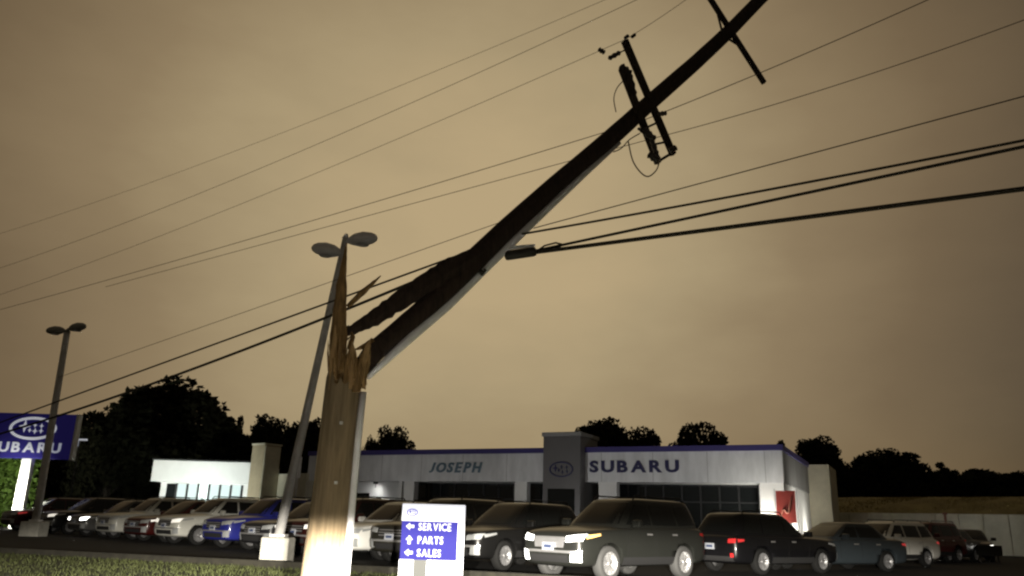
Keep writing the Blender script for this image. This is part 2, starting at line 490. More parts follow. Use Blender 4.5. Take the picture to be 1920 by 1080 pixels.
# right end pier and side wall
boxobj('end_pier', (fpos(1421), 0.04, LOT), (-0.03, 2.5, ZF - 0.01), M['white'], bld)
boxobj('side_wall', (-0.31, 2.52, LOT), (-0.05, DEP, ZF - 0.02), M['white'], bld)
boxobj('side_fascia', (-0.30, 0.52, ZF), (-0.01, DEP, ZR - 0.3), M['sidegrey'], bld)  # shadow on the end face put into a darker grey than the front
boxobj('roof_cap', (-0.34, 0.56, ZR - 0.3), (0.06, DEP, ZR + 0.02), M['cap'], bld)
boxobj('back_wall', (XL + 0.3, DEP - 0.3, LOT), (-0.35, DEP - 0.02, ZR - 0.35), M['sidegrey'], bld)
bb = boxobj('service_bay', (-0.6, DEP, LOT), (1.35, DEP + 6, 6.0), M['tanpale'], bld)
boxobj('plinth', (-0.55, DEP - 0.06, LOT), (1.40, DEP - 0.004, LOT + 1.0), M['white'], bld)

# uplight washing the right end of the building
def fixture(loc, aim, watts, size, label, blend=0.8, col=(1, 0.95, 0.82)):
    t = empty('floodlight', loc, label, 'floodlight')
    d = (Vector(aim) - Vector(loc)).normalized()
    q = d.to_track_quat('-Z', 'Y').to_matrix().to_4x4()
    MB().box((-0.16, -0.11, -0.02), (0.16, 0.11, 0.14), 0, q, 0.02).build('housing', M['darkmetal'], t)
    MB().box((-0.14, -0.09, -0.03), (0.14, 0.09, -0.021), 0, q).build('lens', M['lens_glint'], t)
    MB().tube([(0, 0, 0), (0, 0, -0.3)], 0.025, 8).build('bracket', M['darkmetal'], t)
    ld = bpy.data.lights.new('floodlight_lamp', 'SPOT'); ld.energy = watts; ld.spot_size = rad(size); ld.spot_blend = blend
    ld.shadow_soft_size = 0.1; ld.color = col
    lo = bpy.data.objects.new('floodlight_lamp', ld); COL.objects.link(lo); lo.parent = t
    lo.matrix_local = Matrix.Translation(d * 0.06) @ q
    return t
WARM = (1.0, 0.96, 0.84); COOL = (1.0, 0.98, 0.94)
fixture(BM @ Vector((1.5, 4.2, LOT + 0.3)), BM @ Vector((-0.1, 4.6, 2.0)), 1000, 150, 'small floodlight on the asphalt beside the showroom side wall', 0.9, WARM)
fixture(BM @ Vector((1.4, 9.0, LOT + 0.3)), BM @ Vector((-0.1, 9.4, 2.0)), 420, 150, 'small floodlight on the asphalt near the pale service bay', 0.9, WARM)
fixture(BM @ Vector((-0.9, -1.5, LOT + 0.3)), BM @ Vector((-0.8, 0.1, 1.9)), 800, 150, 'small floodlight on the asphalt in front of the showroom corner pier', 0.9, WARM)
for xx, wa_, lab in ((-4.0, 680, 'small floodlight before the right part of the showroom front'), (-13.0, 560, 'small floodlight before the middle of the showroom front'), (-24.0, 400, 'small floodlight before the left part of the showroom front')):
    fixture(BM @ Vector((xx, -9.0, LOT + 0.3)), BM @ Vector((xx, 0, 5.2)), wa_, 120, lab, 1.0, COOL)
fixture(BM @ Vector((fpos(705, 0.8), 0.9, 3.95)), BM @ Vector((fpos(705, 1.6), 1.6, 2.4)), 60, 150, 'small downlight under the canopy by the left showroom door', 0.9, COOL)

# red banner panel in front of the corner
rb = BM @ Vector((0.15, -0.9, 0)); rt = empty('banner_stand', (rb.x, rb.y, LOT), 'red banner panel with a pale swirl standing at the showroom corner', 'banner', rz=-FA)
boxobj('banner', (-0.50, -0.02, 1.55), (0.50, 0.02, 3.2), M['red'], rt)
sw = MB()
pts = [(-0.3 + 0.06 * k, -0.03, 1.7 + 0.28 * math.sin(k * 0.7) + 0.1 * k) for k in range(11)]
sw.tube(pts, [0.03 + 0.05 * math.sin(k / 10 * 3.14) for k in range(11)], 6); sw.build('swirl', M['redpale'], rt)
for sx in (-0.56, 0.56): boxobj('post', (sx - 0.03, -0.03, 0), (sx + 0.03, 0.03, 3.3), M['galv'], rt)

# ------------------------------------------------------------------ white building at left, tan tower
wl = U(288, 862, 62); wr = U(471, 862, 62)
wb = empty('white_building', (wl.x, 62, LOT), 'brightly lit white flat-roofed building with a window band, left of the tan tower', 'building')
W_ = wr.x - wl.x; HT = wl.z - LOT
zb = U(380, 905, 62).z - LOT; zw = U(380, 928, 62).z - LOT
boxobj('parapet', (0, 0, zb), (W_, 8, HT), M['white'], wb, 0.03)
boxobj('roof_edge', (-0.06, -0.06, HT), (W_ + 0.06, 8.06, HT + 0.1), M['mullion'], wb)
boxobj('wall', (0.6, 0.55, 0), (W_ - 0.1, 7.8, zb - 0.003), M['white'], wb)
nwin = 7; x0 = 1.0; sw_ = (W_ - 1.6) / nwin
for i in range(nwin):
    m_ = M['pane_bright'] if i == 3 else (M['pane'] if i in (0,) else M['pane_lit'])
    wn = boxobj('window', (x0 + i * sw_ + 0.08, 0.50, zw - 1.6), (x0 + (i + 1) * sw_ - 0.08, 0.545, zb - 0.12), m_, wb)
    boxobj('frame', (x0 + (i + 1) * sw_ - 0.08, 0.46, zw - 1.6), (x0 + (i + 1) * sw_ + 0.08, 0.548, zb - 0.1), M['mullion'], wn)
fixture((wl.x + 3.0, 56.5, LOT + 0.3), (wl.x + 2.6, 62, 4.9), 1500, 105, 'small floodlight left of centre before the white building', 0.9, (0.93, 1.0, 0.93))
fixture((wl.x + 6.2, 56.5, LOT + 0.3), (wl.x + 6.0, 62, 4.9), 1500, 105, 'small floodlight right of centre before the white building', 0.9, (0.93, 1.0, 0.93))
tl = U(474, 835, 61); 
tt = empty('tan_tower', (tl.x, 61, LOT), 'square tan masonry tower with low pale wing beside the white building', 'building', rz=-rad(38))
boxobj('shaft', (0, 0, 0), (1.5, 1.45, tl.z - LOT), M['tan'], tt, 0.02)
boxobj('coping', (-0.06, -0.06, tl.z - LOT), (1.56, 1.51, tl.z - LOT + 0.12), M['tanpale'], tt)
boxobj('pale_face', (1.502, 0.04, 0), (1.56, 1.41, tl.z - LOT - 0.1), M['tanpale'], tt)
boxobj('wing', (1.2, 1.47, 0), (4.8, 3.2, U(540, 890, 62).z - LOT), M['tanpale'], tt)
lbx = U(584, 858, 56)
pn = empty('entry_panel', (lbx.x, 52, LOT), 'narrow white upright panel seen between the light pole and the broken pole', 'panel')
p1, p2 = U(583, 857, 52), U(593, 897, 52)
boxobj('panel', (0, 0, p2.z - LOT), (0.34, 0.12, p1.z - LOT), M['white'], pn)
boxobj('post', (0.12, 0.02, 0), (0.22, 0.10, p2.z - LOT - 0.003), M['galv'], pn)

# ------------------------------------------------------------------ retaining wall and bank at right
wst = G(1560, 62, LOT); wen = G(2060, 50, LOT)
wv = (wen - wst); wl_ = wv.length; wa = math.atan2(wv.y, wv.x)
rwall = empty('retaining_wall', wst, 'long pale grey concrete retaining wall below the dry grass bank', 'wall', rz=wa)
npan = 11; ps = wl_ / npan
for i in range(npan):
    boxobj('wall_panel', (i * ps + 0.02, random.uniform(-0.015, 0.015), 0), ((i + 1) * ps - 0.02, 0.3, 2.55), M['wallpanel'], rwall, 0.02)
bk = MB(); nxb, nyb = 40, 10
wn_ = Vector((-math.sin(wa), math.cos(wa), 0)); wd_ = wv.normalized()
vs_ = []
for j in range(nyb + 1):
    for i in range(nxb + 1):
        p = wst + wd_ * (-8 + (wl_ + 40) * i / nxb) + wn_ * (0.28 + j * 2.2)
        vs_.append((p.x, p.y, LOT + 2.40 + 1.75 * (1 - math.exp(-j * 0.55)) + random.uniform(-0.12, 0.12)))
bk.add(vs_, [(j * (nxb + 1) + i, j * (nxb + 1) + i + 1, (j + 1) * (nxb + 1) + i + 1, (j + 1) * (nxb + 1) + i) for j in range(nyb) for i in range(nxb)], 0, True)
tag(bk.build('grass_bank', M['drygrass']), kind='structure')
gb = MB()
for k in range(9000):
    s_ = rg.uniform(-2, wl_ + 6); j = rg.uniform(0.1, 8)
    p = wst + wd_ * s_ + wn_ * (0.28 + j * 2.2); z = LOT + 2.36 + 1.75 * (1 - math.exp(-j * 0.55)); h = rg.uniform(0.06, 0.18); a = rg.uniform(0, 6.28)
    dx, dy = math.cos(a) * 0.05, math.sin(a) * 0.05
    gb.add([(p.x - dx, p.y - dy, z), (p.x + dx, p.y + dy, z), (p.x + rg.uniform(-.1, .1), p.y, z + h)], [(0, 1, 2)])
tag(gb.build('bank_grass', M['drygrass']), 'dry olive grass covering the bank above the retaining wall', 'grass', kind='stuff')
pp = G(1781, 48, LOT)
po = empty('slim_post', pp, 'slim reddish post standing before the retaining wall', 'post')
MB().tube([(0, 0, 0), (0, 0, 2.3)], 0.07, 10).build('shaft', M['rustpost'], po)
MB().box((-0.12, -0.05, 2.3), (0.12, 0.05, 2.42), 0, None, 0.01).build('cap', M['rustpost'], po)
bp0 = U(1830, 1022, 38); bp1 = U(1880, 1042, 38)
bs = empty('dark_board_sign', (bp0.x, 38, LOT), 'dark blank rectangular board on two short posts at far right of the lot', 'sign')
boxobj('board', (0, -0.04, bp1.z - LOT), (bp1.x - bp0.x, 0.04, bp0.z - LOT), M['blackboard'], bs, 0.015)
for sx in (0.15, bp1.x - bp0.x - 0.2): boxobj('post', (sx, 0.045, 0), (sx + 0.06, 0.1, bp0.z - LOT - 0.05), M['darkmetal'], bs)

# ------------------------------------------------------------------ trees
def make_crown(seed, rx, rz, z0, leaves=13000, clumps=60, lsize=0.62):
    r_ = random.Random(seed); mb = MB(); cl = []
    for k in range(clumps):
        while True:
            x, y, z = (r_.uniform(-1, 1) for _ in range(3)); d = x * x + y * y + z * z
            if 0.03 < d < 1: break
        taper = 1.0 - 0.10 * max(0, z)
        cl.append((x * rx * taper * 0.82, y * rx * taper * 0.82, z0 + rz + z * rz * 0.86, r_.uniform(0.18, 0.36) * rx))
    for k in range(leaves):
        cx_, cy_, cz_, cr_ = cl[k % clumps]
        while True:
            x, y, z = (r_.uniform(-1, 1) for _ in range(3)); d = math.sqrt(x * x + y * y + z * z)
            if 0.2 < d < 1: break
        p = Vector((cx_ + x * cr_, cy_ + y * cr_, cz_ + z * cr_ * 0.8))
        s_ = lsize * r_.uniform(0.5, 1.15)
        a = Vector((r_.gauss(0, 1), r_.gauss(0, 1), r_.gauss(0, 1))).normalized(); b = a.orthogonal().normalized(); 
        q = Matrix.Rotation(r_.uniform(0, 6.28), 3, a); b = q @ b; c = a.cross(b)
        mb.add([p - b * s_ * .5, p - c * s_ * .28, p + b * s_ * .5, p + c * s_ * .28], [(0, 1, 2, 3)])
    return mb.mesh('crown', M['leaf']), cl
def make_trunk(seed, h, r0, cl):
    r_ = random.Random(seed); mb = MB()
    pts = [(r_.uniform(-.1, .1) * k, r_.uniform(-.1, .1) * k, h * k / 6) for k in range(7)]
    mb.tube(pts, [r0 * (1 - 0.11 * k) for k in range(7)], 9)
    for c in cl[:16]:
        k = r_.randint(2, 5); s_ = Vector(pts[k]); e_ = Vector(c[:3])
        mb.tube([s_, s_.lerp(e_, 0.5) + Vector((0, 0, 0.3)), e_], [r0 * 0.42, r0 * 0.26, 0.03], 6)
    return mb.mesh('trunk', M['bark'])
protos = []
for sd, rx, rz, z0, hh in ((11, 4.2, 5.0, 2.6, 8.0), (12, 4.6, 3.8, 2.0, 6.5), (13, 3.4, 4.6, 2.6, 8.0), (14, 5.2, 4.0, 1.6, 6.0)):
    cm, cl = make_crown(sd, rx, rz, z0); tm = make_trunk(sd, hh, 0.28, cl); protos.append((cm, tm, z0 + 2 * rz, rx))
TG = 'dark trees on the skyline'
def tree(px, top, wpx, Y, k, label, base=LOT, rot=0):
    cm, tm, H, rx = protos[k]
    p = G(px, Y, base); ztop = U(px, top, Y).z - base
    half = wpx / 2 * Y * 1.30 / FOC
    t = empty('tree', p, label, 'tree', TG, rz=rot); t.scale = (half / rx * 0.98, half / rx * 0.98, ztop / H * 1.0)
    link('crown', cm, t); link('trunk', tm, t)
    return t
TR = [
 (295, 708, 190, 72, 0, 'tallest black tree left of centre, top crossed by the lower cable'),
 (190, 760, 130, 70, 1, 'wide dark tree between the blue pylon sign and the tallest tree'),
 (120, 800, 110, 66, 3, 'dark tree directly behind the blue pylon sign'),
 (375, 815, 80, 74, 2, 'low dark tree on the right shoulder of the tallest tree'),
 (428, 776, 34, 78, 2, 'slender spindly dark tree between the tallest tree and the tan tower'),
 (490, 782, 110, 80, 1, 'dark round tree right behind the tan tower'),
 (570, 784, 100, 82, 0, 'dark tree behind the leaning light pole beside the tan tower'),
 (455, 800, 60, 76, 3, 'low dark tree behind the right end of the white building'),
 (335, 800, 130, 80, 3, 'broad dark tree behind the white building'),
 (727, 800, 76, 95, 1, 'small dark tree above the showroom roof right of the broken pole'),
 (690, 822, 40, 92, 3, 'very low dark tree at the showroom roof edge beside the broken pole'),
 (1135, 783, 112, 92, 0, 'dark tree rising just right of the entrance tower'),
 (1205, 803, 100, 96, 1, 'lower dark tree behind the fascia letters, left of the lone round tree'),
 (1317, 794, 108, 96, 1, 'lone round dark tree above the right part of the showroom roof'),
 (1484, 824, 44, 95, 2, 'small dark tree just behind the right roof corner'),
 (1545, 818, 88, 84, 0, 'tall dark tree above the pale service bay at right'),
 (1615, 855, 90, 82, 3, 'dark tree right of the pale service bay, left of the broad one'),
 (1670, 843, 120, 80, 1, 'broad dark domed tree on the bank at right'),
 (1722, 872, 80, 78, 3, 'sloping dark tree at the right shoulder of the broad domed tree'),
 (1782, 866, 46, 80, 2, 'narrow upright dark tree alone on the bank at right'),
 (1812, 900, 60, 80, 3, 'very low dark tree in the dip near the right edge'),
 (1862, 886, 60, 78, 1, 'dark tree at the right edge of the bank beside the dip'),
 (1915, 884, 80, 76, 3, 'dark tree cut by the right edge of the picture'),
]
for i, a in enumerate(TR):
    px, top, wpx, Y, k, lab = a
    tree(px, top, wpx, Y, k, lab, base=LOT if px < 1540 else LOT + 3.2, rot=i * 1.3)
# dark wood behind everything, reads as one mass
fw = MB(); rf = random.Random(5)
for k in range(16000):
    px = rf.uniform(-60, 640) if k % 3 else rf.uniform(1540, 1990)
    Y = rf.uniform(84, 92); top = 868 if px < 640 else 905
    top = (845 + 30 * math.sin(px * 0.03) + 14 * math.sin(px * 0.11)) if px < 640 else (893 + 10 * math.sin(px * 0.05))
    p = G(px, Y, 0); zt = U(px, top, Y).z; z = LOT + (zt - LOT) * (rf.random() ** 0.6)
    s_ = rf.uniform(0.35, 0.75); a = Vector((rf.gauss(0, 1), rf.gauss(0, 1), rf.gauss(0, 1))).normalized(); b = a.orthogonal().normalized(); c = a.cross(b); p.z = z
    fw.add([p - b * s_, p - c * s_ * .6, p + b * s_, p + c * s_ * .6], [(0, 1, 2, 3)])
tag(fw.build('far_wood', M['leaf']), 'black mass of far woodland behind the lot', 'woodland', kind='stuff')

# lit green hedge behind the pylon sign
hd = MB(); rh = random.Random(9)
h0 = G(-60, 55, LOT); h1 = G(41, 55, LOT); hz = U(20, 848, 55).z
for k in range(7000):
    f_ = rh.random()
    p = Vector((h0.x + (h1.x - h0.x) * f_, 55 + rh.uniform(-0.9, 0.9), LOT + (hz - LOT) * rh.random() ** 0.8)); s_ = rh.uniform(0.09, 0.2)
    a = Vector((rh.gauss(0, 1), rh.gauss(0, 1), rh.gauss(0, 1))).normalized(); b = a.orthogonal().normalized(); c = a.cross(b)
    hd.add([p - b * s_, p - c * s_ * .6, p + b * s_, p + c * s_ * .6], [(0, 1, 2, 3)])
ht = empty('hedge', ((h0.x + h1.x) / 2, 55, LOT), 'tall green hedge lit by a floodlight below the blue pylon sign', 'hedge')
ho = hd.build('foliage', M['leaf_green'], None); ho.location = -ht.location; ho.parent = ht
MB().tube([(0, 0, 0), (0, 0, (hz - LOT) * 0.6)], [0.12, 0.05], 8).build('trunk', M['bark'], ht)

# ------------------------------------------------------------------ pylon sign
Yp = 50
s0 = U(-10, 768, Yp); s1 = U(133, 862, Yp); sc_ = U(46, 900, Yp)
py_ = empty('pylon_sign', (sc_.x, Yp, LOT), 'large blue dealer pylon sign with white oval emblem on a bright white pole', 'sign')
X0, X1 = s0.x - sc_.x, s1.x - sc_.x; Z0, Z1 = s1.z - LOT, U(65, 776, Yp).z - LOT
cab = boxobj('cabinet', (X0, -0.22, Z0), (X1, 0.22, Z1), M['signblue'], py_, 0.03)
boxobj('edge_trim', (X1 + 0.002, -0.26, Z0 - 0.05), (X1 + 0.13, 0.26, Z1 + 0.03), M['white'], py_, 0.02)
boxobj('pole', (-0.30, -0.2, 0), (0.30, 0.2, Z0 - 0.003), M['white'], py_, 0.02)
em = MB(); cx_ = U(66, 804, Yp).x - sc_.x; cz_ = U(66, 804, Yp).z - LOT
oval_ring(em, cx_, cz_, 1.45, 0.70, 0.16, -0.22, 0.05)
star(em, cx_ - 0.52, cz_ + 0.12, 0.37, -0.22, 0.05, 4, 0.32)
for dx, dz, rr in ((0.1, 0.2, .14), (0.5, 0.16, .14), (0.15, -0.16, .17), (0.52, -0.14, .15), (-0.18, -0.12, .13)): star(em, cx_ + dx, cz_ + dz, rr, -0.22, 0.05, 4, 0.34)
em.build('oval_emblem', M['signglow'], cab)
zt0 = U(60, 849, Yp).z - LOT; zt1 = U(60, 830, Yp).z - LOT
letters('SUBARU', X0 + 0.25, U(118, 840, Yp).x - sc_.x, zt0, zt1, -0.222, M['signdim'], cab, depth=0.04, bold=0.03, gap=0.18)
fixture((sc_.x + 0.2, Yp - 3.0, LOT + 0.3), (sc_.x - 0.6, Yp + 3, 3.6), 3800, 80, 'small floodlight at the foot of the blue pylon sign', 0.8, (1, 1, 0.85))
# small T-shaped white lamp behind the pylon
ts = U(150, 826, 56)
tl_ = empty('twin_arm_lamp', (ts.x, 56, LOT), 'small white T-shaped lamp on a thin post right of the pylon sign', 'lamp')
MB().tube([(0, 0, 0), (0, 0, ts.z - LOT)], 0.05, 8).build('post', M['darkmetal'], tl_)
boxobj('arm', (-0.48, -0.08, ts.z - LOT), (0.48, 0.08, ts.z - LOT + 0.12), M['signglow'], tl_, 0.02)
boxobj('stem', (-0.2, -0.07, ts.z - LOT - 0.4), (-0.07, 0.07, ts.z - LOT - 0.003), M['signdim'], tl_, 0.01)

# ------------------------------------------------------------------ parking lot light poles
def lamp_head(mb, base, d, tilt, ln=1.0, wd=0.42, mi=0):
    """rounded cobra-style head from base along d"""
    d = Vector(d).normalized(); side = d.cross(Vector((0, 0, 1))).normalized(); up = side.cross(d)
    prof = [(0.0, .06, .06), (0.08, .13, .10), (0.25, .19, .15), (0.55, .22, .17), (0.82, .18, .13), (0.95, .10, .08), (1.0, .02, .02)]
    vs_ = []; n = 12
    for t, w_, h_ in prof:
        for k in range(n):
            a = 2 * math.pi * k / n; zz = math.sin(a) * h_ * 1.4 * (1.0 if math.sin(a) > 0 else 0.75)
            vs_.append(Vector(base) + d * (t * ln) + side * math.cos(a) * w_ * wd / .42 + up * zz)
    fs = [(i * n + k, i * n + (k + 1) % n, (i + 1) * n + (k + 1) % n, (i + 1) * n + k) for i in range(len(prof) - 1) for k in range(n)]
    mb.add(vs_, fs, mi, True)
def light_pole(base, top, label, heads, blk, rbot=0.13, rtop=0.085, hm='lamphead', pm='galv'):
    t = empty('lot_light_pole', base, label, 'light pole', 'light poles of the parking lot')
    b = Vector(base); tp = Vector(top) - b
    MB().box((-blk, -blk, -0.5), (blk, blk, 0.62), 0, None, 0.04).build('concrete_base', M['concrete'], t)
    MB().box((-0.2, -0.2, 0.623), (0.2, 0.2, 0.70), 0, None, 0.01).build('anchor_plate', M['galv'], t)
    MB().tube([Vector((0, 0, 0.66)).lerp(tp, k / 8) for k in range(9)], [rbot + (rtop - rbot) * k / 8 for k in range(9)], 14).build('shaft', M[pm], t)
    MB().tube([tp - Vector((0, 0, 0.02)), tp + Vector((0.02, 0, 0.12))], [rtop + 0.02, rtop * 0.5], 12).build('cap', M[hm], t)
    for off, d, ln in heads:
        a = tp + Vector((0, 0, off)); dv = Vector(d).normalized()
        mb = MB(); mb.tube([a, a + dv * 0.16], 0.06, 8); lamp_head(mb, a + dv * 0.10, d, 0, ln)
        h = mb.build('lamp_head', M[hm], t)
        q = a + dv * (0.10 + ln * 0.5) - Vector((0, 0, 0.035))
        MB().lathe([(0.02, -0.145), (0.17, -0.135), (0.19, -0.12)], 14, 0, Matrix.Translation(q)).build('lens', M['lamplens'], h)
    return t
b2 = U(518, 1052, 22); b2.z = LOT; t2 = U(648, 446, 22)
light_pole(b2, t2, 'leaning grey light pole with two pale lamp heads behind the broken pole', [(-0.12, (1, -0.25, 0.06), 0.90), (-0.5, (-0.95, -0.4, 0.05), 0.84)], 0.36)
b1 = U(62, 1003, 37); b1.z = LOT; t1 = U(126, 622, 37)
light_pole(b1, t1, 'upright light pole with dark twin heads before the blue pylon sign', [(0.12, (0.95, -0.3, 0.1), 0.95), (0.04, (-0.95, -0.3, -0.10), 0.80)], 0.42, 0.17, 0.14, hm='darkgrey')

# ------------------------------------------------------------------ guide sign
Ys = 16
g0 = U(756, 944, Ys); g1 = U(873, 944, Ys)
gs = empty('guide_sign', ((g0.x + g1.x) / 2, Ys, 0.28), 'bright white and blue guide sign listing service, parts and sales', 'sign')
hw = (g1.x - g0.x) / 2; H = g0.z - 0.28
def gz(y): return U(815, y, Ys).z - 0.28
def gxx(x): return U(x, 1000, Ys).x - gs.location.x
fr = MB()
zb_ = gz(1052)
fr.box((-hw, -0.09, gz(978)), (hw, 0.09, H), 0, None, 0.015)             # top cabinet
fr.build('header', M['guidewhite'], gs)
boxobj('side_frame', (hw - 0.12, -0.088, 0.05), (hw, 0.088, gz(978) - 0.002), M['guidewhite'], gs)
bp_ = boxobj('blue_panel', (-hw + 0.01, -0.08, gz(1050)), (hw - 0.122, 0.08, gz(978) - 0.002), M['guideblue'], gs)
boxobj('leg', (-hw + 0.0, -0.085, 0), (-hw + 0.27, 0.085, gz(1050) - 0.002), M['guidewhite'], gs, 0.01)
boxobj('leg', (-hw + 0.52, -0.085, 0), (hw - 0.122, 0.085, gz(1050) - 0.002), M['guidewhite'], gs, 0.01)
boxobj('notch', (-hw + 0.272, -0.05, 0), (-hw + 0.518, 0.05, gz(1050) - 0.002), M['blackboard'], gs)  # black filler box, darkness of the gap between the legs put into its colour
rows = [('SERVICE', 995, 981, 846), ('PARTS', 1020, 1006, 832), ('SALES', 1044, 1030, 829)]
for wrd, ya, yb, xe in rows:
    letters(wrd, gxx(785), gxx(xe), gz(ya), gz(yb), -0.081, M['guideletter'], bp_, depth=0.012, bold=0.018, gap=0.14)
    am = MB(); cz2 = (gz(ya) + gz(yb)) / 2; ax_ = gxx(769); s_ = 0.065
    if wrd == 'PARTS':
        pl = [(0, s_ * 1.2), (s_, 0.0), (s_ * .4, 0.0), (s_ * .4, -s_ * 1.2), (-s_ * .4, -s_ * 1.2), (-s_ * .4, 0), (-s_, 0)]
    else:
        pl = [(-s_ * 1.2, 0), (0, s_), (0, s_ * .4), (s_ * 1.2, s_ * .4), (s_ * 1.2, -s_ * .4), (0, -s_ * .4), (0, -s_)]
    K = len(pl)
    am.add([(ax_ + x, -0.093, cz2 + z) for x, z in pl] + [(ax_ + x, -0.081, cz2 + z) for x, z in pl], [tuple(range(K))] + [(i, i + K, (i + 1) % K + K, (i + 1) % K) for i in range(K)])
    am.build('arrow', M['guideletter'], bp_)
em = MB(); ex = gxx(772); ez = gz(962)
oval_ring(em, ex, ez, 0.11, 0.07, 0.018, -0.091, 0.01, n=24)
for dx, dz, rr in ((-0.04, .01, .04), (0.01, 0.025, .022), (0.05, 0.02, .022), (0.02, -0.02, .022), (0.055, -0.02, .022)): star(em, ex + dx, ez + dz, rr, -0.091, 0.01, 4, 0.35)
em.build('oval_emblem', M['guideblue'], gs)

# ------------------------------------------------------------------ vehicles
def loft(st, sec):
    vs_ = []; fs = []; K = None
    for s_ in st:
        ring = sec(*s_); full = ring + [(y * -1, z) for y, z in ring[-2:0:-1]]
        K = len(full)
        for y, z in full: vs_.append((s_[0], y, z))
    for i in range(len(st) - 1):
        for k in range(K):
            k2 = (k + 1) % K; fs.append((i * K + k, i * K + k2, (i + 1) * K + k2, (i + 1) * K + k))
    fs.append(tuple(range(K))[::-1]); fs.append(tuple((len(st) - 1) * K + k for k in range(K)))
    return vs_, fs
def sec(x, w_, zb, zt, crown=0.03):
    h = zt - zb
    return [(0, zb), (w_ * .80, zb), (w_ * .955, zb + .06), (w_ * .99, zb + h * .30), (w_, zb + h * .52), (w_ * .985, zb + h * .78), (w_ * .955, zt - .045), (w_ * .88, zt - .005), (w_ * .5, zt + crown * .8), (0, zt + crown)]
def apply(o, mods):
    for f_ in mods: f_(o)
    dg = bpy.context.evaluated_depsgraph_get(); dg.update()
    me = bpy.data.meshes.new_from_object(o.evaluated_get(dg)); return me

WHEEL = None
def make_wheel():
    mb = MB(); Rw, wd = 1.0, 0.30
    mt = Matrix.Rotation(math.pi / 2, 4, 'X')
    mb.lathe([(.66, -wd), (.80, -wd * 1.06), (.93, -wd * .98), (.99, -wd * .75), (1.0, 0), (.99, wd * .75), (.93, wd * .98), (.80, wd * 1.06), (.66, wd)], 28, 0, mt)
    ty = mb.mesh('wheel', M['tyre'])
    rb_ = MB()
    for sgn in (1,):
        rb_.lathe([(.70, wd * .95), (.67, wd * .98), (.62, wd * .8), (.60, wd * .1), (.0, wd * .1)], 28, 0, mt)
        rb_.lathe([(.17, wd * .2), (.16, wd * .8), (.12, wd * .88), (0.0, wd * .9)], 14, 0, mt)
        for k in range(10):
            a = 2 * math.pi * k / 10 + (0.11 if k % 2 else -0.11)
            q = mt @ Matrix.Rotation(a, 4, 'Z')
            rb_.box((.10, -.045, wd * .45), (.66, .045, wd * .78), 0, q)
    rm_ = rb_.mesh('rim', M['rim'])
    return ty, rm_
TYRE, RIM = make_wheel()

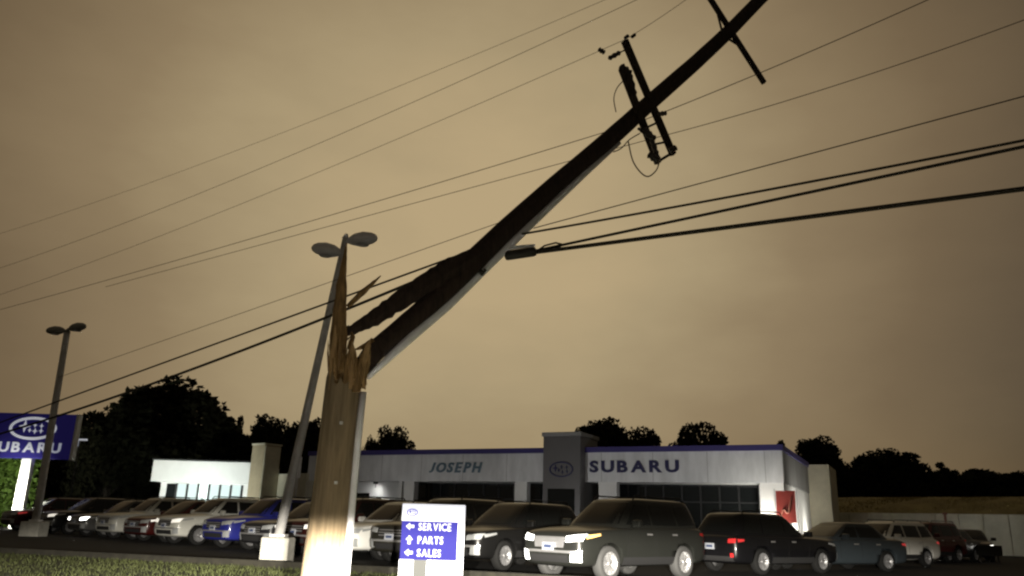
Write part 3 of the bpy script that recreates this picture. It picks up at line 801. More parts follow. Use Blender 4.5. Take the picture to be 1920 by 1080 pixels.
def make_car(kind):
    P = {
     'suv':   dict(L=4.6, W=1.80, H=1.70, belt=1.08, hood=1.02, rw=.35, wb=(1.40, -1.28), cowl=1.05, wt=.30, rt=-1.92, rb=-2.20, rake=.30, rail=True, clad=True, zb=.26),
     'wagon': dict(L=4.75, W=1.82, H=1.60, belt=1.00, hood=.94, rw=.34, wb=(1.42, -1.30), cowl=1.02, wt=.18, rt=-1.85, rb=-2.28, rake=.35, rail=True, clad=True, zb=.24),
     'sedan': dict(L=4.65, W=1.78, H=1.46, belt=.96, hood=.88, rw=.32, wb=(1.38, -1.28), cowl=1.00, wt=.12, rt=-1.05, rb=-1.72, rake=.35, rail=False, clad=False, zb=.20),
    }[kind]
    Lh = P['L'] / 2; Wh = P['W'] / 2; bz = P['belt']; hz_ = P['hood']; zb = P['zb']
    st = [(Lh, Wh * .60, zb + .24, hz_ - .30), (Lh - .03, Wh * .80, zb + .08, hz_ - .16), (Lh - .12, Wh * .91, zb + .01, hz_ - .075), (Lh - .35, Wh * .97, zb, hz_ - .03),
          (Lh - .75, Wh * .99, zb, hz_ + .01), (P['cowl'] + .1, Wh, zb, bz - .03), (P['cowl'] - .5, Wh, zb, bz - .005), (0, Wh, zb, bz), (-1.0, Wh, zb, bz + .015),
          (-Lh + .55, Wh * .985, zb + .01, bz + .02), (-Lh + .22, Wh * .955, zb + .03, bz + .0), (-Lh + .06, Wh * .90, zb + .07, bz - .05), (-Lh, Wh * .72, zb + .18, bz - .18)]
    vs_, fs = loft([s_ for s_ in st], lambda *a: sec(*a))
    me = bpy.data.meshes.new('hull'); me.from_pydata(vs_, [], fs); hull = link('hull', me)
    md = hull.modifiers.new('s', 'SUBSURF'); md.levels = 2; md.render_levels = 2
    cuts = []
    for wx in P['wb']:
        for sy in (-1, 1):
            mb = MB(); mb.lathe([(0.001, -.16), (P['rw'] + .055, -.16), (P['rw'] + .055, .2), (0.001, .2)], 28, 0, Matrix.Translation((wx, sy * Wh * .96, P['rw'] + .0)) @ Matrix.Rotation(math.pi / 2, 4, 'X'))
            c = mb.build('cut', M['well']); 
            bmx = bmesh.new(); bmx.from_mesh(c.data); bmesh.ops.remove_doubles(bmx, verts=bmx.verts, dist=.002); bmesh.ops.recalc_face_normals(bmx, faces=bmx.faces); bmx.to_mesh(c.data); bmx.free()
            cuts.append(c)
            b_ = hull.modifiers.new('b', 'BOOLEAN'); b_.operation = 'DIFFERENCE'; b_.object = c; b_.solver = 'EXACT'
    bpy.context.view_layer.update()
    dg = bpy.context.evaluated_depsgraph_get(); hm = bpy.data.meshes.new_from_object(hull.evaluated_get(dg))
    for c in cuts: bpy.data.objects.remove(c)
    bpy.data.objects.remove(hull)
    bm = bmesh.new(); bm.from_mesh(hm)
    for f_ in bm.faces:
        f_.smooth = True; f_.material_index = 0
        c = f_.calc_center_median()
        for wx in P['wb']:
            if abs(c.y) < Wh * .995 and math.hypot(c.x - wx, c.z - P['rw']) < P['rw'] + .062 and (f_.normal.z < -.2 or abs(abs(c.y) - (Wh * .96 - .16)) < .02 or (Vector((c.x - wx, 0, c.z - P['rw'])).dot(f_.normal) < -.1)): f_.material_index = 1; f_.smooth = False
    # greenhouse
    gv = []; n = 40; rings = []
    def ring(xf, xr, hwid, z, ex):
        r_ = []
        xc, a = (xf + xr) / 2, (xf - xr) / 2
        for k in range(n):
            t = 2 * math.pi * k / n; c, s_ = math.cos(t), math.sin(t)
            r_.append((xc + a * math.copysign(abs(c) ** (2 / ex), c), hwid * math.copysign(abs(s_) ** (2 / ex), s_), z))
        return r_
    H_ = P['H']
    for t in (0, .25, .5, .75, .92, 1.0):
        e = t ** 1.0; bul = .05 * math.sin(math.pi * t) * .6
        xf = P['cowl'] + (P['wt'] - P['cowl']) * e + bul; xr = P['rb'] + (P['rt'] - P['rb']) * e - bul
        rings.append(ring(xf, xr, Wh * (.90 - .20 * e) + bul * .5, bz - .06 + (H_ - .07 - bz + .06) * t, 7))
    for sh, dz in ((.93, .035), (.75, .06), (.4, .07), (.02, .072)):
        xc, a = (P['wt'] + P['rt']) / 2, (P['wt'] - P['rt']) / 2
        rings.append(ring(xc + a * sh, xc - a * sh, Wh * .70 * sh, H_ - .07 + dz, 7))
    gverts = [bm.verts.new(p) for r_ in rings for p in r_]
    for i in range(len(rings) - 1):
        for k in range(n):
            k2 = (k + 1) % n
            f_ = bm.faces.new((gverts[i * n + k], gverts[i * n + k2], gverts[(i + 1) * n + k2], gverts[(i + 1) * n + k])); f_.smooth = True
    bm.normal_update(); bm.verts.ensure_lookup_table()
    body = bpy.data.meshes.new('body'); bm.to_mesh(body); 
    body.materials.clear(); body.materials.append(M['paint']); body.materials.append(M['well'])
    bvh = BVHTree.FromBMesh(bm); bm.free()
    root = empty('parked_car', (0, 0, 0))
    bo = link('body', body, root)
    def patch(name, quad, axis, m, parent=root, off=.006, nu=8, nv=6, sy=1):
        """quad: 4 (a,b) corners; axis 'x+','x-' -> (y,z); 'y' -> (x,z)"""
        mb = MB(); pts = []; ok = []
        for j in range(nv + 1):
            for i in range(nu + 1):
                u, v = i / nu, j / nv
                a = Vector(quad[0]).lerp(Vector(quad[1]), u); b = Vector(quad[3]).lerp(Vector(quad[2]), u); p = a.lerp(b, v)
                if axis == 'y': o_, d_ = Vector((p.x, 3 * sy, p.y)), Vector((0, -sy, 0))
                elif axis == 'x+': o_, d_ = Vector((4, p.x, p.y)), Vector((-1, 0, 0))
                else: o_, d_ = Vector((-4, p.x, p.y)), Vector((1, 0, 0))
                hit, nn, _, _ = bvh.ray_cast(o_, d_)
                if hit is None: pts.append(Vector((0, 0, 0))); ok.append(False)
                else:
                    if nn.dot(d_) > 0: nn = -nn
                    pts.append(hit + nn * off); ok.append(True)
        fs = []
        for j in range(nv):
            for i in range(nu):
                q = (j * (nu + 1) + i, j * (nu + 1) + i + 1, (j + 1) * (nu + 1) + i + 1, (j + 1) * (nu + 1) + i)
                if all(ok[k] for k in q): fs.append(q)
        mb.add(pts, fs, 0, True)
        return mb.build(name, m, parent)
    # glass
    wt, rt, cw, rbk = P['wt'], P['rt'], P['cowl'], P['rb']
    zl, zh = bz + .045, H_ - .15
    patch('windshield', [(-Wh * .74, zl + .01), (Wh * .74, zl + .01), (Wh * .58, zh + .035), (-Wh * .58, zh + .035)], 'x+', M['glass'], off=.007)
    patch('rear_window', [(-Wh * .68, zl + .04), (Wh * .68, zl + .04), (Wh * .56, zh), (-Wh * .56, zh)], 'x-', M['glass'], off=.007)
    for sy in (-1, 1):
        slope = (cw - wt) / (H_ - bz)
        xA = cw - .30 - .045 * slope; xB = cw - .22 - (zh - bz) * slope
        mid = -.18
        patch('side_window', [(mid + .04, zl), (xA, zl), (xB, zh), (mid + .04, zh)], 'y', M['glass'], sy=sy)
        if kind == 'sedan':
            patch('side_window', [(-1.18, zl), (mid - .04, zl), (mid - .04, zh), (-.98, zh)], 'y', M['glass'], sy=sy)
        else:
            patch('side_window', [(-1.12, zl), (mid - .04, zl), (mid - .04, zh), (-1.08, zh)], 'y', M['glass'], sy=sy)
            patch('side_window', [(-1.90, zl + .03), (-1.20, zl), (-1.16, zh), (-1.74, zh)], 'y', M['glass'], sy=sy)
        # seams and handles
        for xs in (xA + .1, mid, -1.08):
            patch('door_seam', [(xs - .006, zb + .2), (xs + .006, zb + .2), (xs + .006, bz - .03), (xs - .006, bz - .03)], 'y', M['well'], sy=sy, off=.003, nu=1, nv=8)
        for xs in (mid + .14, -.98):
            hdl = patch('door_handle', [(xs, bz - .17), (xs + .2, bz - .17), (xs + .2, bz - .135), (xs, bz - .135)], 'y', M['chrome'], sy=sy, off=.03, nu=2, nv=1)
        if P['clad']:
            patch('sill_cladding', [(P['wb'][1] + P['rw'] + .07, zb + .06), (P['wb'][0] - P['rw'] - .07, zb + .06), (P['wb'][0] - P['rw'] - .07, zb + .21), (P['wb'][1] + P['rw'] + .07, zb + .21)], 'y', M['plastic'], sy=sy, off=.012, nu=10, nv=2)
        # lamps
        patch('headlight', [(sy * Wh * .50, hz_ - .27), (sy * Wh * .88, hz_ - .24), (sy * Wh * .90, hz_ - .11), (sy * Wh * .50, hz_ - .16)], 'x+', M['lens'], off=.01)
        patch('marker_lamp', [(Lh - .62, hz_ - .13), (Lh - .22, hz_ - .20), (Lh - .22, hz_ - .13), (Lh - .62, hz_ - .09)], 'y', M['lens'], sy=sy, off=.01)
        patch('fog_lamp', [(sy * Wh * .62, zb + .12), (sy * Wh * .86, zb + .12), (sy * Wh * .88, zb + .34), (sy * Wh * .66, zb + .30)], 'x+', M['lens'], off=.013, nu=4, nv=4)
        patch('tail_light', [(sy * Wh * .64, bz - .20), (sy * Wh * .86, bz - .20), (sy * Wh * .86, bz - .09), (sy * Wh * .64, bz - .10)], 'x-', M['tail'], off=.01)
        patch('tail_light', [(-Lh + .34, bz - .15), (-Lh + .13, bz - .18), (-Lh + .13, bz - .10), (-Lh + .34, bz - .10)], 'y', M['tail'], sy=sy, off=.01)
        patch('reflector', [(sy * Wh * .70, zb + .2), (sy * Wh * .80, zb + .2), (sy * Wh * .80, zb + .30), (sy * Wh * .70, zb + .30)], 'x-', M['tail'], off=.008, nu=3, nv=2)
        # mirror
        mb = MB(); mb.box((-.06, -.11, -.075), (.07, .11, .075), 0, Matrix.Translation((cw - .42, sy * (Wh + .10), bz + .07)), .03)
        mb.tube([(cw - .42, sy * (Wh - .06), bz + .0), (cw - .42, sy * (Wh + .05), bz + .04)], .025, 6)
        mr_ = mb.build('mirror', M['paint'], root)
        if P['rail']:
            mb = MB(); mb.tube([(wt - .12, sy * Wh * .60, H_ - .04), (wt - .2, sy * Wh * .60, H_ + .045), (rt + .25, sy * Wh * .60, H_ + .045), (rt + .17, sy * Wh * .60, H_ - .04)], .018, 6); mb.build('roof_rail', M['plastic'], root)
    # front
    gr = patch('grille', [(-Wh * .44, hz_ - .38), (Wh * .44, hz_ - .38), (Wh * .48, hz_ - .17), (-Wh * .48, hz_ - .17)], 'x+', M['plastic'], off=.008)
    for zz in (.335, .27, .21):
        patch('grille_bar', [(-Wh * .44, hz_ - zz), (Wh * .44, hz_ - zz), (Wh * .44, hz_ - zz + .018), (-Wh * .44, hz_ - zz + .018)], 'x+', M['chrome'], parent=gr, off=.02, nv=1)
    patch('bumper_intake', [(-Wh * .56, zb + .10), (Wh * .56, zb + .10), (Wh * .56, zb + .24), (-Wh * .56, zb + .24)], 'x+', M['plastic'], off=.008)
    patch('bumper_trim', [(-Wh * .80, zb + .28), (Wh * .80, zb + .28), (Wh * .80, zb + .33), (-Wh * .80, zb + .33)], 'x+', M['chrome'], off=.012, nv=1, nu=14)
    for ax, s_ in (('x+', 1), ('x-', -1)):
        zc = zb + .40 if s_ > 0 else bz - .3
        xx = bvh.ray_cast(Vector((4 * s_, 0, zc)), Vector((-s_, 0, 0)))[0].x + s_ * .035
        pl_ = boxobj('licence_plate', (xx - .012, -.155, zc - .078), (xx + .012, .155, zc + .078), M['plate'], root, .004)
        boxobj('plate_print', (xx + s_ * .0125 - .001, -.10, zc - .03), (xx + s_ * .0125 + .001, .10, zc + .03), M['platetext'], pl_)
    patch('rear_bumper_pad', [(-Wh * .78, zb + .10), (Wh * .78, zb + .10), (Wh * .78, zb + .22), (-Wh * .78, zb + .22)], 'x-', M['plastic'], off=.01)
    # wheels
    for wx in P['wb']:
        for sy in (-1, 1):
            wo = link('wheel', TYRE, root); wo.location = (wx, sy * (Wh - .125), P['rw']); wo.scale = (P['rw'],) * 3
            wo.rotation_euler = (0, random.uniform(0, 1), math.pi if sy > 0 else 0)
            link('rim', RIM, wo)
    return root, P
CARS = {k: make_car(k) for k in ('suv', 'wagon', 'sedan')}
RIMDARK = mat('rimdark', (0.07, 0.07, 0.072), 0.35, 0.5)

def setmat(o, m):
    if o.material_slots:
        o.material_slots[0].link = 'OBJECT'; o.material_slots[0].material = m
def car(kind, front, heading, col, label, head=None, marker=None, tail=None, side=None, rims=None, group='cars parked on the dealer lot', sc=1.0, fog=None, bright=False):
    """front: world point at the middle of the front bumper, heading: world angle of travel"""
    proto, P = CARS[kind]
    c = copy_tree(proto)
    hv = Vector((math.cos(heading), math.sin(heading), 0))
    ctr = Vector(front) - hv * P['L'] / 2 * sc
    c.location = (ctr.x, ctr.y, LOT); c.rotation_euler = (0, 0, heading); c.scale = (sc,) * 3
    tag(c, label, 'car', group)
    def walk(o):
        for ch in o.children:
            b = ch.name.split('.')[0]
            if b in ('body', 'mirror'): ch.color = (*col, 1)
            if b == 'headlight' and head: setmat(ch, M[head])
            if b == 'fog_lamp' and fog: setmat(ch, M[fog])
            if b == 'marker_lamp' and marker: setmat(ch, M[marker])
            if b == 'tail_light' and tail: setmat(ch, M[tail])
            if b == 'reflector' and tail: setmat(ch, M[tail])
            if bright and b == 'grille': setmat(ch, M['chrome'])  # paler grille, tyres and rims carry the beam glare in their materials
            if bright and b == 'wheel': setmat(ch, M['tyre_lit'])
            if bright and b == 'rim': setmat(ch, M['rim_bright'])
            if b == 'rim' and rims: setmat(ch, rims)
            walk(ch)
    walk(c)
    return c

# the front row, noses to the road
ROW = rad(43.5); rowd = Vector((-math.cos(ROW), math.sin(ROW), 0)); F0 = U(1040, 1085, 18.5); F0.z = 0
HEAD = rad(180 + 52)      # towards the camera and to the left
def rowpos(px):
    lo, hi = -10.0, 90.0
    for _ in range(60):
        m = (lo + hi) / 2; p = F0 + rowd * m; q = RM.transposed() @ (Vector((p.x, p.y, 0.9)) - CAM)
        if 960 + FOC * q.x / -q.z > px: lo = m
        else: hi = m
    return F0 + rowd * m
ROWCARS = [
 (1040, 'suv', (0.019, 0.020, 0.018), 'grey-green sport utility car with headlamp lenses glaring in reflected light, nearest right of the guide sign', dict(head='lens_on_or_glare', marker='amber', fog='lens_on_or_glare', bright=True)),  # lens and marker emission imitates the beams reflected off this front
 (845, 'wagon', (0.008, 0.008, 0.008), 'black car half hidden behind the blue and white guide sign', dict()),
 (730, 'suv', (0.024, 0.023, 0.018), 'dark olive sport utility car just left of the guide sign', dict()),
 (628, 'wagon', (0.75, 0.75, 0.72), 'white car behind the foot of the broken pole', dict()),
 (548, 'suv', (0.03, 0.006, 0.005), 'dark maroon car between the leaning light pole and the broken pole', dict(head='lens_glint')),
 (472, 'wagon', (0.018, 0.018, 0.02), 'black car behind the concrete base of the leaning light pole', dict(marker='lens_glint')),
 (398, 'suv', (0.02, 0.025, 0.20), 'bright blue car left of the leaning light pole', dict(marker='lens')),
 (306, 'suv', (0.60, 0.60, 0.55), 'white sport utility car left of the blue car', dict(head='lens_glint')),
 (248, 'wagon', (0.05, 0.006, 0.005), 'dark red car left of the white sport utility car', dict(marker='lens_glint')),
 (192, 'suv', (0.55, 0.55, 0.50), 'off-white car between the dark red car and one with a glaring lamp', dict()),
 (138, 'wagon', (0.09, 0.09, 0.09), 'silver car with one glaring white headlamp near the left light pole', dict(head='lens_on_or_glare')),
 (78, 'suv', (0.014, 0.014, 0.014), 'black car right beside the base of the left light pole', dict(head='lens_glint')),
 (10, 'suv', (0.05, 0.006, 0.006), 'dark red car cut off by the left edge of the picture', dict(marker='tail_glint')),
]
for px, kd, colr, lab, kw in ROWCARS:
    p = rowpos(px)
    if px == 1040: car(kd, p + Vector((-0.15, -0.4, 0)), rad(224), colr, lab, sc=1.05, **kw); continue
    car(kd, p, HEAD + random.uniform(-.03, .03), colr, lab, sc=1.06, **kw)
def pcar(kd, px, Y, hdg, colr, lab, **kw):
    p = G(px, Y, LOT); P = CARS[kd][1]; h = rad(hdg); hv = Vector((math.cos(h), math.sin(h), 0))
    car(kd, p + hv * P['L'] / 2, h, colr, lab, **kw)
pcar('wagon', 1438, 24.0, 36, (0.006, 0.006, 0.007), 'black sport utility car facing away with red rear lamps, right of the grey-green one', tail='tail_glint')
pcar('sedan', 1570, 26.5, 205, (0.036, 0.045, 0.052), 'grey-blue sedan right of the black sport utility car', tail='tail_glint', head='lens_on_or_glare', marker='lens_glint')
pcar('wagon', 1660, 31, 212, (0.88, 0.87, 0.82), 'white car right of the grey-blue sedan', tail='tail_glint')
pcar('suv', 1735, 37, 215, (0.11, 0.02, 0.02), 'dark red car right of the white car before the retaining wall', head='lens_glint')
pcar('sedan', 1772, 38.5, 218, (0.03, 0.03, 0.032), 'dark sedan just right of the far dark red car', tail='tail')
pcar('sedan', 1822, 41, 245, (0.02, 0.02, 0.02), 'small dark car with a lit lamp below the dark board', head='lens_on_or_glare')
pcar('suv', 672, 33, 232, (0.02, 0.02, 0.022), 'tall dark car in the second row right of the broken pole', sc=1.08)
pcar('suv', 1130, 33, 225, (0.02, 0.02, 0.02), 'dark car in the second row before the entrance tower')
pcar('wagon', 1370, 33, 225, (0.025, 0.025, 0.028), 'dark car in the second row below the large dark showroom opening')
for k in CARS:      # remove prototypes
    def rm(o):
        for ch in list(o.children): rm(ch)
        bpy.data.objects.remove(o)
    rm(CARS[k][0])

# ------------------------------------------------------------------ the broken utility pole
up_ = empty('broken_utility_pole', U(607, 1060, 10) * 1.0, 'snapped wooden utility pole, its top half leaning far right over the stump', 'utility pole')
sb = U(609, 1060, 10); stp = U(645, 715, 10)
ax0 = (stp - sb).normalized(); base_z = 0.15
sbase = sb + ax0 * ((base_z - 0.2 - sb.z) / ax0.z)
up_.location = (sbase.x, 10, base_z)
ORI = Vector(up_.location)
# stump
rs = random.Random(21); mb = MB(); n = 44; rows_ = 40; vs_ = []
topz = stp.z
grain = [rs.uniform(-1, 1) for _ in range(n)]
def tophgt(t):
    # ragged rim: high at the left, low at the right
    return topz - 0.02 + 0.10 * math.cos(t - math.pi) + 0.10 * math.sin(5 * t + 1) * 0.6 + 0.07 * math.sin(11 * t) + 0.06 * grain[int(t / (2 * math.pi) * n) % n]
for j in range(rows_ + 1):
    for k in range(n):
        t = 2 * math.pi * k / n; zt = tophgt(t); u = j / rows_
        z = base_z - 0.25 + (zt - base_z + 0.25) * u
        c = sbase + ax0 * ((z - sbase.z) / ax0.z)
        r_ = 0.262 - 0.014 * (z - base_z) + 0.05 * math.exp(-(z - base_z) * 2.2) + 0.006 * grain[k] + 0.004 * math.sin(z * 3 + k)
        vs_.append(c + Vector((math.cos(t) * r_, math.sin(t) * r_, 0)) - ORI)
fs = [(j * n + k, j * n + (k + 1) % n, (j + 1) * n + (k + 1) % n, (j + 1) * n + k) for j in range(rows_) for k in range(n)]
mb.add(vs_, fs, 0, True)
# torn inside of the stump
cin = sbase + ax0 * ((topz - 0.22 - sbase.z) / ax0.z) - ORI
vs2 = vs_[-n:] + []
for fr_, dz in ((.78, -.05), (.5, -.12), (.22, -.05)):
    for k in range(n):
        v = vs_[rows_ * n + k]; p = cin.lerp(v, fr_); p = Vector((p.x, p.y, p.z + dz + rs.uniform(-.09, .13))); vs2.append(p)
vs2.append(cin)
fs2 = [(j * n + k, j * n + (k + 1) % n, (j + 1) * n + (k + 1) % n, (j + 1) * n + k) for j in range(3) for k in range(n)] + [(3 * n + k, 3 * n + (k + 1) % n, 4 * n) for k in range(n)]
mb.add(vs2, fs2, 1, False)
mb.build('stump', [M['wood_old'], M['wood_fresh']], up_)
# nails, tag, staples on the stump
for (px, py) in ((640, 793), (630, 905)):
    q = U(px, py, 9.74) - ORI
    MB().box((-.018, -.02, -.018), (.018, .01, .018), 0, Matrix.Translation(q), .004).build('nail_plate', M['galv'], up_)
# shards of split wood
def shard(name, path, m, parent, depth=0.55, seed=0, n=9):
    """path: (px, py, width_px, Y) along a splinter; section is a jagged flattened wedge"""
    r_ = random.Random(seed); mb = MB(); vs_ = []
    # densify
    pts = []
    for i in range(len(path) - 1):
        a, b = path[i], path[i + 1]; K = 5
        for k in range(K): pts.append(tuple(a[j] + (b[j] - a[j]) * k / K for j in range(4)))
    pts.append(path[-1])
    prof = [1 + r_.uniform(-.18, .18) for _ in range(n)]
    for i, (px, py, wpx, Y) in enumerate(pts):
        a = pts[max(i - 1, 0)]; b = pts[min(i + 1, len(pts) - 1)]
        pa, pb = U(a[0], a[1], a[3]), U(b[0], b[1], b[3]); d = (pb - pa).normalized(); c = U(px, py, Y)
        v_ = (c - CAM).normalized(); side = d.cross(v_).normalized(); fw_ = side.cross(d).normalized()
        w2 = wpx / 2 / FOC * (c - CAM).length * (1 + r_.uniform(-.10, .10))
        for k in range(n):
            t = 2 * math.pi * k / n; rr = prof[k] * (1 + r_.uniform(-.06, .06))
            vs_.append(c + side * math.cos(t) * w2 * rr + fw_ * math.sin(t) * w2 * depth * rr - ORI)
    K = len(pts)
    fs = [(i * n + k, i * n + (k + 1) % n, (i + 1) * n + (k + 1) % n, (i + 1) * n + k) for i in range(K - 1) for k in range(n)]
    fs += [tuple(range(n))[::-1], tuple((K - 1) * n + k for k in range(n))]
    mb.add(vs_, fs, 0, False)
    return mb.build(name, m, parent)
shard('splinter', [(632, 745, 40, 9.95), (633, 660, 34, 9.95), (636, 590, 28, 9.97), (640, 535, 20, 10), (645, 490, 11, 10.02), (650, 455, 2, 10.04)], M['wood_torn'], up_, .5, 1)
shard('splinter', [(626, 730, 16, 9.85), (626, 660, 12, 9.85), (629, 610, 2, 9.86)], M['wood_fresh'], up_, .6, 2)
shard('splinter', [(662, 730, 24, 9.85), (664, 685, 20, 9.85), (661, 655, 10, 9.86), (660, 640, 2, 9.86)], M['wood_fresh'], up_, .6, 3)
shard('splinter', [(676, 720, 22, 9.9), (681, 680, 22, 9.9), (690, 650, 12, 9.92), (694, 636, 2, 9.93)], M['wood_fresh'], up_, .6, 4)
shard('splinter', [(648, 720, 10, 9.82), (651, 680, 8, 9.82), (656, 650, 2, 9.82)], M['wood_torn'], up_, .7, 5)
shard('splinter', [(668, 735, 14, 9.8), (671, 700, 12, 9.8), (676, 672, 2, 9.8)], M['wood_torn'], up_, .7, 6)
shard('splinter', [(652, 575, 9, 10.05), (680, 548, 12, 10.1), (700, 530, 7, 10.15), (714, 517, 2, 10.2)], M['wood_torn'], up_, .6, 7)
shard('splinter', [(655, 655, 9, 10.0), (662, 632, 9, 10.0), (657, 618, 2, 10.0)], M['wood_torn'], up_, .7, 8)
# upper section
AX = [(1478, -52, 15.5), (1424, 0, 15.0), (1368, 58, 14.5), (1307, 115, 14.0), (1225, 187, 13.5), (1142, 262, 12.9), (1040, 350, 12.3), (947, 434, 11.7), (850, 528, 11.0), (800, 577, 10.65), (741, 627, 10.3), (700, 661, 10.1), (672, 698, 9.98)]
axp = [U(*a) for a in AX]
RS = [.135, .138, .142, .147, .153, .16, .167, .175, .178, .154, .142, .136, .115]
rs = random.Random(4); n = 26; mb = MB(); vs_ = []; dens = []
for i in range(len(axp) - 1):
    for k in range(5): dens.append((axp[i].lerp(axp[i + 1], k / 5), RS[i] + (RS[i + 1] - RS[i]) * k / 5))
dens.append((axp[-1], RS[-1]))
grain = [rs.uniform(-1, 1) for _ in range(n)]
for i, (c, r_) in enumerate(dens):
    d = (dens[min(i + 1, len(dens) - 1)][0] - dens[max(i - 1, 0)][0]).normalized(); a = d.cross(Vector((0, 1, 0))).normalized(); b = a.cross(d)
    for k in range(n):
        t = 2 * math.pi * k / n; rr = r_ * (1 + .03 * grain[k] + rs.uniform(-.012, .012))
        end = d * (rs.uniform(-.16, .20) if i == len(dens) - 1 else 0)
        vs_.append(c + a * math.cos(t) * rr + b * math.sin(t) * rr + end - ORI)
K = len(dens)
fs = [(i * n + k, (i + 1) * n + k, (i + 1) * n + (k + 1) % n, i * n + (k + 1) % n) for i in range(K - 1) for k in range(n)] + [tuple(range(n)), tuple((K - 1) * n + k for k in range(n))[::-1]]
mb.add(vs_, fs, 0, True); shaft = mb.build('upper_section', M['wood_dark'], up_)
shard('splinter', [(935, 446, 8, 11.5), (880, 484, 34, 11.05), (840, 506, 42, 10.85), (800, 532, 44, 10.65), (741, 568, 36, 10.4), (700, 597, 32, 10.2), (666, 614, 20, 10.05), (642, 629, 9, 9.96), (622, 636, 2, 9.9)], M['wood_dark'], up_, .55, 12)
shard('splinter', [(705, 655, 40, 10.05), (690, 680, 34, 9.98), (680, 702, 18, 9.93), (678, 724, 3, 9.9)], M['wood_dark'], up_, .6, 13)
shard('splinter', [(700, 640, 16, 10.05), (682, 650, 12, 9.98), (664, 656, 2, 9.94)], M['wood_torn'], up_, .6, 14)
# fine torn fibres round the break, one joined part
fb = MB(); rq = random.Random(33)
def fibre(x, y, ang_, ln, wpx, Y, mi):
    a = U(x, y, Y); b = U(x + math.cos(ang_) * ln, y - math.sin(ang_) * ln, Y + rq.uniform(-.04, .08)); mid_ = a.lerp(b, .55) + Vector((rq.uniform(-.015, .015), rq.uniform(-.02, .02), rq.uniform(-.01, .01)))
    r0 = wpx / 2 / FOC * 10.4
    fb.tube([a - ORI, mid_ - ORI, b - ORI], [r0, r0 * .7, r0 * .12], 4, mi, True, False)
for k in range(90):                      # standing on the stump rim
    x = rq.uniform(614, 688); ln = rq.uniform(14, 60) * (1.5 if x < 640 else 1.0)
    fibre(x, 722 - (x < 650) * 20 + rq.uniform(-14, 10), rad(rq.gauss(86, 7)), ln, rq.uniform(2, 6), rq.uniform(9.78, 9.98), rq.choice((0, 0, 1)))
for k in range(70):                      # hanging off the lower prong
    t = rq.random(); x = 672 + t * 70; y = 690 - t * 62 + rq.uniform(-16, 16)
    fibre(x, y, rad(rq.gauss(222, 9)), rq.uniform(14, 46), rq.uniform(2, 6), 9.95 + t * .3, rq.choice((0, 1, 2)))
for k in range(60):                      # along the upper strip
    t = rq.random(); x = 640 + t * 150; y = 630 - t * 92 + rq.uniform(-13, 13)
    fibre(x, y, rad(rq.gauss(214, 8)), rq.uniform(12, 40), rq.uniform(2, 5), 9.97 + t * .6, rq.choice((2, 2, 1)))
fo = fb.build('torn_fibres', [M['wood_fresh'], M['wood_torn'], M['wood_dark']], up_); fo['kind'] = 'stuff'
# pale strip running along stump and upper section
cp = [(690, 708, 9.88), (768, 634, 10.35), (840, 572, 10.85), (905, 508, 11.3), (1012, 405, 12.0), (1095, 327, 12.5), (1162, 268, 12.95)]
MB().tube([U(*p) - ORI for p in cp], [.03, .064, .068, .066, .06, .052, .03], 12).build('pale_strip', M['pale_strip'], up_)
cp = [(681, 735, 9.93), (672, 820, 9.93), (664, 905, 9.93), (655, 1010, 9.93), (645, 1120, 9.93)]
cq = [U(*p) - ORI for p in cp]; MB().tube(cq, .043, 12).build('pale_strip', M['pale_strip'], up_)
# foot peg on the lower side of the upper section
MB().tube([U(893, 500, 11.2) - ORI, U(905, 513, 11.15) - ORI, U(910, 505, 11.15) - ORI], [.035, .04, .03], 8).build('step_bolt', M['darkmetal'], up_)

# crossarms
def axis_at(px):
    for i in range(len(AX) - 1):
        if AX[i][0] >= px >= AX[i + 1][0]:
            t = (AX[i][0] - px) / (AX[i][0] - AX[i + 1][0]); return axp[i].lerp(axp[i + 1], t), (axp[i] - axp[i + 1]).normalized(), AX[i][2] + (AX[i + 1][2] - AX[i][2]) * t
def arm_ends(pa, pb, pxc, off):
    c, u, Yc = axis_at(pxc); best = None
    for k in range(-200, 201):
        d = k / 100; a = U(*pa, Yc + off + d); b = U(*pb, Yc + off - d); e = abs((a - b).normalized().dot(u))
        if best is None or e < best[0]: best = (e, a, b)
    return best[1], best[2]
def beam_box(a, b, w_, h_, m, name, parent, upv=None):
    a, b = Vector(a), Vector(b); d = (b - a); ln = d.length; d.normalize(); upv = upv or Vector((0, 0, 1))
    s_ = d.cross(upv).normalized(); u_ = s_.cross(d)
    mt = Matrix(((d.x, s_.x, u_.x, a.x), (d.y, s_.y, u_.y, a.y), (d.z, s_.z, u_.z, a.z), (0, 0, 0, 1)))
    return MB().box((0, -w_ / 2, -h_ / 2), (ln, w_ / 2, h_ / 2), 0, mt, .008).build(name, m, parent)
def insulator(p, d, m, parent, k=1.0):
    d = Vector(d).normalized(); q = d.to_track_quat('Z', 'Y').to_matrix().to_4x4(); mt = Matrix.Translation(p) @ q @ Matrix.Scale(k, 4)
    mb = MB(); prof = [(0.001, -.02), (.02, -.02), (.02, .03)]
    for i in range(4): prof += [(.03, .035 + i * .055), (.06, .045 + i * .055), (.062, .055 + i * .055), (.03, .075 + i * .055)]
    prof += [(.03, .27), (.015, .30), (0.001, .30)]
    mb.lathe(prof, 12, 0, mt); return mb.build('insulator', m, parent)
a1, b1_ = arm_ends((1171, 76), (1262, 290), 1221, -0.16)
a2, b2_ = arm_ends((1166, 128), (1234, 306), 1200, -0.20)
_, uax, _ = axis_at(1215)
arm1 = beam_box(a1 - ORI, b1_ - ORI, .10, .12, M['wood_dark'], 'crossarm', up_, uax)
arm2 = beam_box(a2 - ORI, b2_ - ORI, .10, .12, M['wood_dark'], 'crossarm', up_, uax)
